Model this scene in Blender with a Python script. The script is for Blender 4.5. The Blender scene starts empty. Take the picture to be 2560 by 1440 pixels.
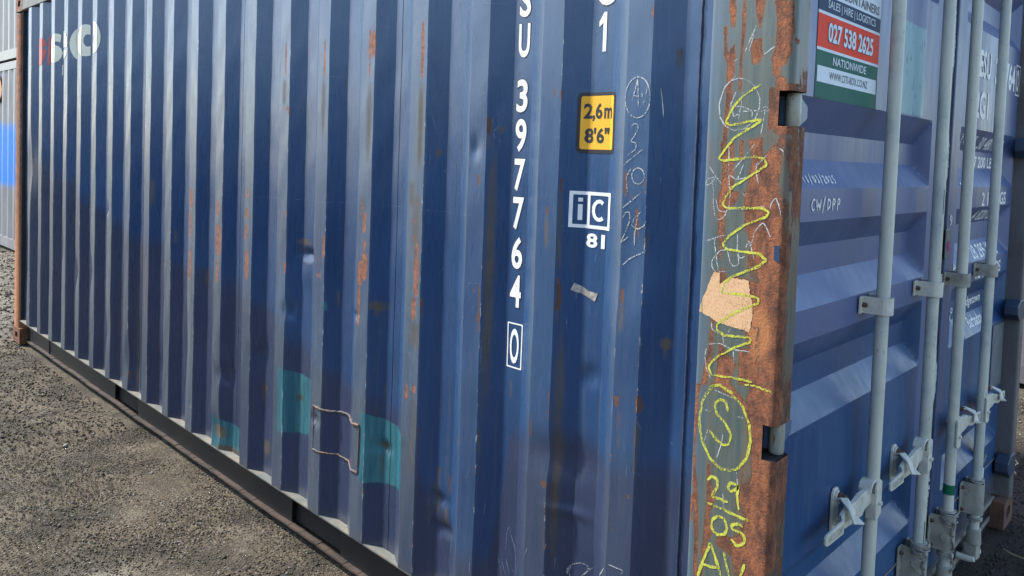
import bpy, bmesh, math, random
import numpy as np
from mathutils import Vector, Matrix
random.seed(7); RNG = np.random.default_rng(11)
R_ = math.radians
scene = bpy.context.scene
C = scene.collection

# ------------------------------------------------------------------ camera
cam_d = bpy.data.cameras.new('camera'); cam = bpy.data.objects.new('camera', cam_d); C.objects.link(cam)
cam_d.sensor_width = 36.0; cam_d.lens = 26.766
cam_d.shift_x = -0.0109; cam_d.shift_y = -0.0963
cam_d.clip_start = 0.02; cam_d.clip_end = 3000
rt = Vector((0.72236466, 0.69058003, 0.03589598)); up = Vector((-0.05482223, 0.00544496, 0.99848128)); fw = Vector((-0.68933578, 0.72323549, -0.04179238))
M = Matrix.Identity(4)
for i in range(3):
    M[i][0] = rt[i]; M[i][1] = up[i]; M[i][2] = -fw[i]
M.translation = Vector((0.685435, -1.505791, 1.528815))
cam.matrix_world = M
scene.camera = cam

# ------------------------------------------------------------------ world and sun
SUN_AZ = R_(25.0)      # the sun stands over the far end, a little to the viewer's side of the long wall
SUN_EL = R_(47.0)
to_sun = Vector((-math.cos(SUN_AZ) * math.cos(SUN_EL), -math.sin(SUN_AZ) * math.cos(SUN_EL), math.sin(SUN_EL)))
world = bpy.data.worlds.new('World'); scene.world = world; world.use_nodes = True
wn = world.node_tree; wn.nodes.clear()
sky = wn.nodes.new('ShaderNodeTexSky'); sky.sky_type = 'NISHITA'; sky.sun_disc = False
sky.sun_elevation = SUN_EL; sky.sun_rotation = math.atan2(to_sun.x, to_sun.y)
sky.dust_density = 1.2; sky.air_density = 1.0; sky.ozone_density = 1.0
bg = wn.nodes.new('ShaderNodeBackground'); bg.inputs['Strength'].default_value = 0.15
wo = wn.nodes.new('ShaderNodeOutputWorld')
wn.links.new(sky.outputs[0], bg.inputs['Color']); wn.links.new(bg.outputs[0], wo.inputs['Surface'])
sun_d = bpy.data.lights.new('sun', 'SUN'); sun_d.energy = 2.8; sun_d.angle = R_(3.0); sun_d.color = (1.0, 0.94, 0.84)
sun = bpy.data.objects.new('sun', sun_d); C.objects.link(sun)
sun.rotation_euler = to_sun.to_track_quat('Z', 'Y').to_euler()
sun.location = (-4, -4, 8)
scene.view_settings.view_transform = 'Standard'; scene.view_settings.look = 'None'
scene.view_settings.exposure = 1.5; scene.view_settings.gamma = 1.0
scene.view_settings.use_curve_mapping = False
scene.cycles.use_denoising = True
scene.cycles.max_bounces = 6
RUST=[(-2.0472,1.8763,0.066,0.005,1.0),(-1.7688,1.8625,0.073,0.0054,1.0),(-1.4887,1.8918,0.055,0.0069,1.0),(-1.4681,1.8929,0.048,0.0138,0.9),(-1.4872,1.809,0.032,0.0046,0.8),(-1.2045,1.8559,0.099,0.008,1.0),(-2.0233,1.6852,0.007,0.0124,0.8),(-2.0165,1.6681,0.014,0.006,0.7),(-1.5053,1.3467,0.012,0.0072,0.7),(-1.4917,1.3086,0.017,0.0096,0.8),(-1.4947,1.272,0.019,0.012,0.8),(-1.4872,1.2124,0.02,0.0069,0.8),(-1.486,1.137,0.048,0.0207,1.0),(-1.5109,1.1096,0.042,0.0161,1.0),(-1.5152,0.9965,0.074,0.0069,1.0),(-1.2092,1.3735,0.011,0.006,0.6),(-1.2125,1.3162,0.011,0.006,0.6),(-1.212,1.2636,0.01,0.008,0.7),(-1.2021,1.2253,0.021,0.01,0.8),(-1.2023,1.1459,0.075,0.014,0.95),(-1.2133,1.0357,0.037,0.0126,0.9),(-1.1746,1.0638,0.015,0.012,0.8),(-0.9104,1.0885,0.083,0.003,0.8),(-0.9333,1.1376,0.008,0.0034,0.7),(-0.9174,1.058,0.008,0.0102,0.6),(-0.8964,1.6153,0.03,0.0128,1.0),(-0.9286,1.4603,0.012,0.0051,0.9),(-2.3355,1.3353,0.027,0.0105,0.8),(-2.339,1.2555,0.023,0.0144,0.9),(-2.3462,1.175,0.036,0.014,0.8),(-2.3331,1.0399,0.062,0.018,1.0),(-2.613,1.2568,0.037,0.016,0.9),(-2.6029,1.1153,0.073,0.028,1.0),(-2.6091,0.9808,0.064,0.012,0.8),(-2.8957,1.2834,0.049,0.018,0.9),(-2.8995,1.1608,0.077,0.0132,0.7),(-2.9005,0.9718,0.077,0.018,0.9),(-2.0433,1.3095,0.053,0.0062,0.5),(-2.0173,1.2801,0.014,0.0062,0.7),(-2.02,1.0684,0.022,0.0093,0.8),(-1.7453,1.1764,0.042,0.0068,1.0),(-1.773,1.0706,0.009,0.0216,0.6),(-0.6478,1.7036,0.012,0.0042,0.8),(-0.6251,1.6951,0.015,0.0042,0.9),(-0.6188,1.4552,0.025,0.007,0.9),(-0.6147,1.1707,0.052,0.0098,1.0),(-0.6603,1.3875,0.014,0.0042,0.9),(-0.6653,1.346,0.01,0.003,0.6),(-0.634,0.6605,0.008,0.0126,0.9),(-0.6112,0.6458,0.021,0.0056,0.9),(-0.3998,1.8243,0.016,0.0033,0.5),(-0.3502,1.881,0.016,0.0044,0.7),(-0.4091,1.4759,0.033,0.0048,0.8),(-0.3523,1.4811,0.016,0.0033,0.7),(-0.3905,1.4358,0.021,0.0096,0.5),(-0.3724,1.3794,0.04,0.0084,0.7),(-0.3427,1.3509,0.033,0.0048,0.9),(-0.4082,1.1991,0.018,0.006,0.9),(-0.4084,0.9421,0.013,0.0084,0.9),(-0.4011,0.8928,0.044,0.0048,0.6),(-0.3436,0.9491,0.021,0.0096,0.9),(-0.4168,0.7934,0.014,0.0036,0.6),(-0.3621,0.7169,0.006,0.0033,0.8),(-0.407,0.6257,0.019,0.0036,0.6),(-0.691,0.8039,0.037,0.003,0.7),(-0.6289,0.8747,0.047,0.003,0.7),(-0.6999,1.6628,0.034,0.003,0.4),(-1.2353,0.7634,0.028,0.008,0.8),(-1.1711,0.6046,0.084,0.004,0.8),(-1.1991,0.7818,0.012,0.016,0.7),(-1.2816,0.2921,0.018,0.0084,0.9),(-0.9905,0.6748,0.014,0.0072,0.8),(-0.8972,0.7146,0.019,0.0051,0.8),(-1.1063,0.5391,0.014,0.019,0.8),(-1.0503,0.5284,0.011,0.0162,0.7),(-1.0661,0.4239,0.009,0.0288,0.6),(-1.4262,1.0198,0.009,0.0322,0.55),(-1.9437,1.1777,0.009,0.029,0.6),(-1.8937,1.1698,0.014,0.0084,0.6),(-1.6827,1.0151,0.011,0.0125,0.5),(-2.2252,0.5383,0.014,0.0396,0.8),(-2.204,0.287,0.018,0.0198,0.5),(-0.2903,1.7885,0.017,0.006,0.7),(-0.2928,1.1083,0.008,0.0099,0.7),(-0.2607,1.3291,0.013,0.003,0.6),(-3.0995,1.0988,0.017,0.0188,0.7),(-2.7857,0.9414,0.016,0.0246,0.6),(-1.6757,1.7942,0.02,0.0075,0.3),(-1.3922,0.7356,0.012,0.0132,0.6),(-3.6752,0.273,0.024,0.0295,0.7),(-3.4427,0.7793,0.169,0.0165,0.5),(-0.804,0.8879,0.009,0.009,0.5)]
STAIN=[(-2.0538,1.7503,0.058,0.0155,0.6),(-1.7713,1.6828,0.113,0.0135,0.6),(-1.4832,1.6267,0.156,0.0144,0.6),(-1.2048,1.6159,0.148,0.012,0.8),(-0.8837,1.1787,0.422,0.0144,1.0),(-0.604,0.7739,0.352,0.0126,0.95),(-0.6155,1.3318,0.114,0.0056,0.6),(-0.6604,1.3331,0.046,0.0056,0.6),(-0.4068,1.1477,0.04,0.006,0.6),(-0.3456,0.8417,0.081,0.0055,0.6),(-0.3971,0.8392,0.016,0.0044,0.5),(-0.6259,0.5561,0.103,0.007,0.4),(-0.6054,0.5329,0.097,0.0084,0.5),(-0.5969,0.7912,0.041,0.0117,0.5),(-1.4259,1.0075,0.016,0.0396,0.7),(-1.9288,1.1738,0.011,0.0406,0.8),(-2.1942,0.2941,0.032,0.0288,0.7),(-0.2925,1.1002,0.013,0.0132,0.7),(-0.2898,1.7733,0.022,0.008,0.6),(-1.112,0.454,0.066,0.0152,0.5),(-1.2006,0.6426,0.157,0.016,0.5),(-1.2054,0.957,0.049,0.024,0.6),(-1.2124,1.3131,0.111,0.028,0.5),(-1.1394,1.6849,0.247,0.0228,0.35),(-1.2369,1.4003,0.048,0.016,0.6),(-1.5096,1.3361,0.059,0.0207,0.5),(-3.3913,1.2831,0.086,0.0212,0.5),(-1.1372,1.5328,0.008,0.0072,0.8),(-0.8611,1.606,0.008,0.0064,0.8)]
SCRATCH=[[(-5.3001,1.8687),(-3.6259,1.8648),(-3.0624,1.8928),(-2.5812,1.8862),(-2.3356,1.8968),(-2.2196,1.9083),(-2.0743,1.9316),(-1.9478,1.9207),(-1.8039,1.9216),(-1.6594,1.9293),(-1.6027,1.9373),(-1.4516,1.9533),(-1.3724,1.935),(-1.2033,1.9556),(-1.1115,1.9423),(-0.993,1.9674),(-0.8548,1.9604)],[(-2.2569,1.824),(-1.7982,1.7973),(-1.658,1.793),(-1.3858,1.7578),(-1.1763,1.7338)],[(-2.2796,1.327),(-2.0112,1.3342),(-1.7771,1.3389),(-1.4549,1.3508),(-1.1771,1.3537),(-1.1016,1.3522),(-0.8967,1.3535)],[(-0.9602,1.1538),(-0.8961,1.1625)],[(-1.1413,1.8142),(-1.1293,1.8693),(-1.0774,1.9992),(-1.0206,1.965),(-0.9572,1.8584)],[(-1.0774,1.9992),(-1.0633,1.8975),(-1.0302,1.7428)],[(-1.1666,1.672),(-1.1534,1.6269),(-1.1403,1.5839)],[(-1.1667,1.6761),(-1.1616,1.7051),(-1.1404,1.7178),(-1.1128,1.712),(-1.098,1.6891),(-1.1074,1.6647),(-1.1191,1.6586),(-1.0941,1.6482),(-1.0898,1.6237),(-1.1135,1.6012),(-1.133,1.5985)],[(-1.0193,1.6505),(-1.0555,1.676),(-1.0794,1.6643),(-1.0724,1.6471),(-1.0485,1.6557),(-1.0525,1.6759)],[(-0.9632,1.689),(-0.9242,1.7014),(-0.9313,1.7322),(-0.9272,1.7626),(-0.9029,1.7747),(-0.898,1.7539),(-0.9028,1.7159),(-0.9299,1.7034),(-0.9411,1.7249)],[(-0.9506,1.5494),(-0.9586,1.5939),(-0.9479,1.6094)],[(-0.9196,1.6094),(-0.9097,1.5444)],[(-1.1714,1.4333),(-1.1653,1.4981),(-1.1588,1.5398),(-1.1339,1.4994),(-1.1018,1.4595)],[(-1.1688,1.4805),(-1.1295,1.483)],[(-1.0587,1.5527),(-1.0919,1.5378),(-1.1027,1.5047),(-1.08,1.4858),(-1.0568,1.5142),(-1.0586,1.5507),(-1.0423,1.4742),(-1.0429,1.4175)],[(-1.0225,1.6785),(-0.984,1.6527)],[(-1.023,1.4989),(-1.0007,1.5549),(-0.9833,1.5274)],[(-0.8889,1.6136),(-0.8862,1.6403),(-0.8691,1.6558),(-0.8565,1.6466),(-0.8611,1.6257),(-0.885,1.6004),(-0.8807,1.5796),(-0.8416,1.5657)],[(-1.1027,1.3748),(-1.066,1.3876),(-1.049,1.4171)],[(-0.8975,1.0026),(-0.8958,0.8994)],[(-1.1019,0.3677),(-1.0725,0.2934),(-1.0484,0.2563),(-1.0264,0.3354),(-1.0446,0.3718),(-1.0736,0.3822),(-1.0953,0.3658)],[(-0.9561,0.3455),(-0.9607,0.3173),(-0.9393,0.3056)],[(-0.801,0.4052),(-0.8006,0.4504),(-0.7937,0.4744),(-0.7798,0.4659)],[(-0.801,0.4052),(-0.8004,0.4465),(-0.7937,0.4744),(-0.7636,0.42),(-0.7477,0.3504)],[(-0.8323,0.3733),(-0.8199,0.3447),(-0.8105,0.321)],[(-0.8136,0.363),(-0.7971,0.3265)]]
CHALKW=[[(-0.3462,1.6812),(-0.3474,1.6668),(-0.352,1.6539),(-0.3593,1.6433),(-0.3686,1.6361),(-0.3792,1.633),(-0.3901,1.6342),(-0.4004,1.6397),(-0.4091,1.6491),(-0.4155,1.6615),(-0.4188,1.6757),(-0.4189,1.6906),(-0.4156,1.7047),(-0.4094,1.7167),(-0.4007,1.7255),(-0.3905,1.7304),(-0.3796,1.731),(-0.369,1.7273),(-0.3596,1.7196),(-0.3523,1.7087),(-0.3476,1.6955),(-0.3462,1.6812)],[(-0.4017,1.6635),(-0.3924,1.6952),(-0.3844,1.7266),(-0.3814,1.6916),(-0.379,1.6598)],[(-0.3959,1.6873),(-0.3811,1.6846)],[(-0.3712,1.6945),(-0.365,1.6627),(-0.3555,1.7065)],[(-0.3997,1.6074),(-0.3924,1.6186),(-0.3809,1.6202),(-0.3764,1.609),(-0.3853,1.5931),(-0.3981,1.577),(-0.3804,1.5724),(-0.3834,1.5564),(-0.4062,1.5431)],[(-0.3623,1.5584),(-0.3884,1.5403),(-0.4169,1.5185)],[(-0.3947,1.5112),(-0.4074,1.4898),(-0.4017,1.4545)],[(-0.3542,1.4953),(-0.3558,1.4861),(-0.3613,1.4787),(-0.3694,1.475),(-0.3782,1.4757),(-0.3858,1.4808),(-0.3904,1.4891),(-0.3908,1.4987),(-0.387,1.5072),(-0.3798,1.5128),(-0.371,1.5141),(-0.3627,1.511),(-0.3566,1.504),(-0.3542,1.4949)],[(-0.3251,1.7033),(-0.3212,1.6722),(-0.3176,1.6348)],[(-0.361,1.4568),(-0.3907,1.4326),(-0.4156,1.4147)],[(-0.4142,1.3888),(-0.4051,1.4057),(-0.3933,1.4066),(-0.3924,1.3873),(-0.4065,1.3537),(-0.4194,1.3296),(-0.3962,1.3466)],[(-0.3605,1.4091),(-0.3771,1.395),(-0.3878,1.3748),(-0.3679,1.367),(-0.3492,1.3766),(-0.345,1.3896)],[(-0.3689,1.4005),(-0.3773,1.3597),(-0.3775,1.3259)],[(-0.3424,1.3215),(-0.3553,1.3091),(-0.3725,1.3039),(-0.3934,1.2918),(-0.4124,1.2748)],[(-0.5653,0.4315),(-0.5673,0.4419),(-0.5564,0.4587),(-0.5254,0.4748),(-0.5029,0.4732),(-0.5069,0.4645),(-0.4845,0.4776),(-0.5024,0.4628),(-0.5236,0.4398)],[(-0.5563,0.4552),(-0.5639,0.439),(-0.5587,0.4256)],[(-0.4092,0.5314),(-0.3647,0.5327),(-0.3758,0.5148)],[(-0.4289,0.5113),(-0.4545,0.475)]]
CHALKY=[[(-0.0676,1.7025),(-0.1074,1.6786),(-0.1312,1.6549),(-0.1469,1.6204),(-0.1354,1.6146),(-0.0681,1.627),(-0.0644,1.6242),(-0.1276,1.5858),(-0.1606,1.5416),(-0.1506,1.537),(-0.0761,1.5482),(-0.0518,1.5432),(-0.0483,1.5321),(-0.0743,1.5129),(-0.1222,1.4821),(-0.1311,1.47),(-0.14,1.4564),(-0.1456,1.4414),(-0.1372,1.4347),(-0.0524,1.4408),(-0.0372,1.4335),(-0.0426,1.4233),(-0.0929,1.4007),(-0.1261,1.3745),(-0.1412,1.3555),(-0.131,1.3449),(-0.0533,1.3435),(-0.0379,1.3326),(-0.052,1.3182),(-0.1121,1.2889),(-0.1336,1.2713),(-0.1373,1.2488),(-0.0945,1.2523),(-0.0515,1.2502),(-0.051,1.2404),(-0.1079,1.2081),(-0.145,1.1781),(-0.146,1.1661),(-0.1276,1.1562),(-0.0682,1.1631),(-0.0632,1.1555),(-0.104,1.133),(-0.1444,1.1041),(-0.1613,1.0796),(-0.1538,1.0633),(-0.107,1.068),(-0.0572,1.0693)],[(-0.1478,1.0423),(-0.1724,1.0018),(-0.1784,0.9548),(-0.1694,0.9118),(-0.1492,0.8785),(-0.1221,0.8628),(-0.0996,0.864),(-0.0781,0.8766),(-0.0608,0.9023),(-0.0536,0.942),(-0.0586,0.9782),(-0.0758,1.0113),(-0.1054,1.0361),(-0.1316,1.0452),(-0.1494,1.041)],[(-0.1095,0.9924),(-0.1154,1.013),(-0.13,1.0147),(-0.1417,1.0005),(-0.1364,0.981),(-0.1145,0.966),(-0.0999,0.9435),(-0.1026,0.9221),(-0.1183,0.9146),(-0.1385,0.9266),(-0.1508,0.9397)],[(-0.1516,0.8271),(-0.1406,0.839),(-0.1273,0.8373),(-0.1248,0.8202),(-0.1389,0.7944),(-0.1186,0.7948),(-0.0992,0.7946)],[(-0.0792,0.8376),(-0.0936,0.8399),(-0.1016,0.8278),(-0.0947,0.8189),(-0.0803,0.829),(-0.0769,0.8418),(-0.0779,0.8122),(-0.0728,0.7861)],[(-0.1489,0.7759),(-0.1078,0.7752),(-0.079,0.7721),(-0.0477,0.7702)],[(-0.1199,0.7575),(-0.1356,0.7429),(-0.1352,0.7234),(-0.1209,0.7137),(-0.1034,0.7203),(-0.0969,0.7375),(-0.1068,0.7548),(-0.1215,0.7569)],[(-0.0622,0.7518),(-0.0672,0.7567),(-0.0872,0.7485),(-0.0861,0.7386),(-0.0663,0.74),(-0.055,0.7311),(-0.0589,0.7165),(-0.074,0.7063),(-0.0872,0.7174)],[(-0.1636,0.6027),(-0.1507,0.6477),(-0.1362,0.6898),(-0.1214,0.6594),(-0.106,0.6266)],[(-0.155,0.6338),(-0.1155,0.6407)],[(-0.103,0.6816),(-0.0953,0.6578),(-0.0877,0.6342)],[(-0.0527,0.675),(-0.0629,0.6444)],[(-0.0752,1.0607),(-0.0689,1.0587),(-0.063,1.063),(-0.0552,1.0602),(-0.0508,1.0641),(-0.0446,1.0599),(-0.0387,1.0636),(-0.0339,1.0576),(-0.0267,1.0622),(-0.0234,1.0553),(-0.0184,1.0613),(-0.0114,1.0531),(-0.0074,1.0592),(-0.0026,1.0511),(0.0047,1.052)]]
SCRW=[[(-0.1218,1.7162),(-0.1404,1.7113),(-0.1556,1.6946),(-0.1652,1.6614),(-0.162,1.6322),(-0.1481,1.6132),(-0.1285,1.6037),(-0.1036,1.6065),(-0.0801,1.6243),(-0.0695,1.6537),(-0.0706,1.6733),(-0.084,1.699),(-0.103,1.7125),(-0.1218,1.7168)],[(-0.1251,1.6892),(-0.1321,1.6722),(-0.1382,1.6565)],[(-0.1376,1.6565),(-0.1092,1.6545),(-0.0857,1.6455),(-0.0865,1.6314)],[(-0.1095,1.6886),(-0.1126,1.6602),(-0.1172,1.6274)],[(-0.1328,1.6549),(-0.13,1.6319),(-0.1117,1.6431)],[(-0.1087,1.6445),(-0.0812,1.6454),(-0.0482,1.6444)],[(-0.0634,1.6507),(-0.0547,1.6548),(-0.0468,1.6454)],[(-0.0576,1.6534),(-0.0597,1.6256),(-0.065,1.5962)],[(-0.0861,1.8267),(-0.0983,1.7983),(-0.1092,1.7723)],[(-0.0898,1.8116),(-0.1,1.7731)],[(-0.0421,1.7786),(-0.0577,1.7687),(-0.0677,1.7619)],[(-0.1209,1.7589),(-0.1347,1.7526)],[(-0.1283,1.7208),(-0.1389,1.7127)],[(-0.076,1.5755),(-0.1005,1.5461),(-0.124,1.5167)],[(-0.1844,1.5262),(-0.1685,1.5062),(-0.1496,1.4865)],[(-0.0237,1.5669),(-0.0134,1.5621),(-0.0063,1.5362)],[(-0.1905,1.4815),(-0.1846,1.4966),(-0.165,1.5019),(-0.1741,1.4868),(-0.1905,1.4815)],[(-0.1746,1.4971),(-0.1682,1.4679)],[(-0.0998,1.5333),(-0.1066,1.5145),(-0.1136,1.4984),(-0.0936,1.5036)],[(-0.1448,1.5188),(-0.1297,1.5049),(-0.1135,1.4969)],[(-0.0695,1.5385),(-0.0714,1.5158),(-0.064,1.4908)],[(-0.0494,1.553),(-0.0634,1.5358),(-0.075,1.527)],[(-0.1363,1.5713),(-0.1348,1.5105),(-0.1295,1.4701)],[(-0.1698,1.4678),(-0.1672,1.4355),(-0.162,1.4123),(-0.1519,1.4067),(-0.1395,1.417),(-0.1296,1.4411),(-0.1279,1.4702)],[(-0.036,1.4392),(-0.0338,1.4533),(-0.0242,1.4645),(-0.0161,1.449),(-0.0049,1.4001)],[(-0.1807,1.3585),(-0.1581,1.3679),(-0.1358,1.3759)],[(-0.1607,1.3667),(-0.1598,1.3506),(-0.1477,1.293)],[(-0.1184,1.3477),(-0.1469,1.3402),(-0.1653,1.3174),(-0.1645,1.3012),(-0.1542,1.2921),(-0.1285,1.2969)],[(-0.1292,1.3421),(-0.1217,1.3197),(-0.1132,1.3085),(-0.0994,1.3166),(-0.1056,1.3447),(-0.1069,1.3822)],[(-0.0873,1.3525),(-0.0789,1.3691),(-0.0663,1.332)],[(-0.0751,1.3538),(-0.0716,1.3741),(-0.0636,1.3962),(-0.0494,1.4107),(-0.0414,1.3996),(-0.0315,1.3809)],[(-0.1355,1.4319),(-0.0885,1.4354),(-0.0467,1.4454)],[(-0.0997,1.4718),(-0.0945,1.4613),(-0.0905,1.4724)],[(-0.1625,1.4535),(-0.1547,1.4276),(-0.1352,1.4261)],[(-0.16,1.1814),(-0.1574,1.164),(-0.1407,1.1582)],[(-0.132,1.1775),(-0.1282,1.137)],[(-0.1126,1.1751),(-0.1197,1.1592)],[(-0.1623,1.1303),(-0.1363,1.1368),(-0.107,1.1294),(-0.0636,1.1325)],[(-0.1039,1.1301),(-0.1007,1.0986)],[(-0.1726,1.1042),(-0.166,1.0726),(-0.1534,1.0544)],[(-0.1684,1.1201),(-0.1723,1.0982)],[(-0.1056,1.3447),(-0.0985,1.3282),(-0.0864,1.3354)],[(-0.1439,1.0312),(-0.121,1.0279),(-0.0984,1.0246)],[(-0.1696,0.9813),(-0.1513,0.9816)],[(-0.087,0.9866),(-0.0683,0.9872)],[(-0.1557,0.9398),(-0.1643,0.9103)],[(-0.1181,0.9413),(-0.1244,0.9068),(-0.1312,0.8809)],[(-0.0823,0.8665),(-0.0777,0.8386)],[(-0.1128,0.8092),(-0.108,0.7781)]]
RPOLY=[[(-0.118,1.882),(-0.1133,1.8815),(-0.1113,1.8248),(-0.1152,1.7685),(-0.1158,1.6903),(-0.1205,1.6919),(-0.1195,1.7631),(-0.1181,1.8255)],[(-0.1479,1.8855),(-0.1368,1.8842),(-0.1339,1.8583),(-0.137,1.8272),(-0.1435,1.8306),(-0.1486,1.8684)],[(-0.0903,1.8788),(-0.0692,1.8764),(-0.0735,1.8436),(-0.0783,1.8218),(-0.0873,1.8506)],[(-0.0456,1.8737),(-0.0054,1.869),(-0.0061,1.8287),(-0.0007,1.8066),(-0.0096,1.7884),(-0.0031,1.7717),(-0.0156,1.7399),(-0.0268,1.7351),(-0.0311,1.7079),(-0.0434,1.7195),(-0.0483,1.7584),(-0.0408,1.7827),(-0.0405,1.832)],[(0.0,1.793),(0.0113,1.7908),(0.0117,1.7827),(0.0019,1.7835)],[(-0.1626,1.8295),(-0.1561,1.8289),(-0.1527,1.7624),(-0.135,1.7899),(-0.1328,1.7468),(-0.1354,1.7068),(-0.1355,1.678),(-0.1407,1.6551),(-0.1431,1.6088),(-0.1432,1.5799),(-0.1496,1.5798),(-0.1504,1.6263),(-0.1486,1.6842),(-0.1484,1.7419),(-0.156,1.7655)],[(-0.095,1.7952),(-0.074,1.7963),(-0.0676,1.7597),(-0.0804,1.7465),(-0.0893,1.7442),(-0.0951,1.7671)],[(-0.0316,1.7162),(-0.017,1.7127),(-0.0133,1.6962),(0.0337,1.7051),(0.0358,1.6916),(0.001,1.6929),(-0.0157,1.6881),(-0.0173,1.6636),(-0.0189,1.6115),(0.0055,1.6074),(0.0363,1.6034),(0.0414,1.4799),(0.0151,1.4784),(0.0096,1.5299),(0.0025,1.557),(0.0062,1.5951),(-0.037,1.5977),(-0.0417,1.6309),(-0.0342,1.6557),(-0.0333,1.6943),(-0.0381,1.7027)],[(-0.1591,1.5753),(-0.127,1.5743),(-0.1216,1.4706),(-0.1503,1.4689),(-0.1499,1.5244)],[(-0.0901,1.5833),(-0.06,1.5864),(-0.058,1.5472),(-0.03,1.5756),(-0.0167,1.5428),(-0.019,1.4764),(-0.0905,1.4724),(-0.0818,1.5409)],[(0.0032,1.5433),(0.0103,1.5435),(0.0137,1.4783),(0.0039,1.4778)],[(-0.1117,1.5831),(-0.1023,1.5803),(-0.1033,1.5403),(-0.1079,1.5402)],[(-0.0966,1.472),(-0.0219,1.4763),(-0.0114,1.441),(-0.0032,1.3948),(0.0127,1.3633),(0.0147,1.3251),(0.0119,1.2697),(0.0125,1.2035),(0.0126,1.148),(0.0104,1.0807),(-0.045,1.0678),(-0.044,1.1649),(-0.0499,1.2774),(-0.0648,1.3322),(-0.086,1.387),(-0.0948,1.4378)],[(-0.1568,1.4686),(-0.109,1.4713),(-0.1113,1.4539),(-0.1384,1.4259),(-0.1393,1.382),(-0.146,1.3226),(-0.1522,1.3808)],[(-0.1574,1.2917),(-0.1319,1.3009),(-0.1324,1.248),(-0.1464,1.2045),(-0.1546,1.1735),(-0.1548,1.1138),(-0.1643,1.0399),(-0.1775,1.0368),(-0.1621,1.1273),(-0.1561,1.2029)],[(0.0123,1.4782),(0.0345,1.4795),(0.0333,1.3982),(0.0237,1.3153),(0.0164,1.3473),(0.0152,1.4238)],[(0.0278,1.1566),(0.0357,1.1665),(0.0329,1.086),(0.0273,1.0847)],[(-0.1374,1.2826),(-0.087,1.2865),(-0.0502,1.283),(-0.0455,1.193),(-0.1066,1.1821),(-0.1391,1.191),(-0.1382,1.2354)],[(0.0294,1.2065),(0.0349,1.2075),(0.035,1.1526),(0.0292,1.1569)],[(-0.1364,1.1383),(-0.0958,1.0968),(-0.1126,1.052),(-0.1446,1.0445)],[(-0.0914,1.1326),(-0.0548,1.14),(-0.042,1.0685),(-0.0875,1.0578)],[(-0.051,1.0664),(0.0132,1.0814),(0.0189,1.0271),(0.0344,1.0034),(0.0331,0.9197),(0.0318,0.8355),(0.0312,0.6834),(-0.0568,0.647),(-0.0804,0.6786),(-0.1231,0.6918),(-0.1208,0.7107),(-0.0734,0.7256),(-0.0542,0.7766),(-0.0679,0.8009),(-0.0466,0.8662),(-0.0451,0.9531),(-0.0616,0.9774),(-0.0676,1.0336)],[(-0.191,1.0337),(-0.1809,1.036),(-0.1846,0.944),(-0.1863,0.8764),(-0.1769,0.7938),(-0.1704,0.7349),(-0.1669,0.6013),(-0.1736,0.5986),(-0.1773,0.7018),(-0.1869,0.8212),(-0.1907,0.8965)],[(-0.1518,0.8626),(-0.1468,0.8641),(-0.145,0.8286),(-0.1318,0.7969),(-0.144,0.7444),(-0.134,0.7118),(-0.1461,0.6891),(-0.1536,0.6069),(-0.1569,0.6055),(-0.1539,0.7104),(-0.1488,0.773)],[(-0.1913,0.7736),(-0.185,0.785),(-0.1869,0.7228),(-0.192,0.721)],[(-0.1544,1.0422),(-0.1063,1.0535),(-0.0669,1.0194),(-0.0586,0.9782),(-0.0856,1.0205),(-0.1312,1.0387)]]
PAPER=[(-0.1591,1.2915),(-0.1444,1.2919),(-0.1431,1.2671),(-0.1183,1.2851),(-0.0638,1.284),(-0.0595,1.259),(-0.0499,1.2207),(-0.0566,1.1739),(-0.0938,1.1786),(-0.1419,1.1816),(-0.1894,1.2004),(-0.1885,1.2156),(-0.1708,1.2631)]
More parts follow.
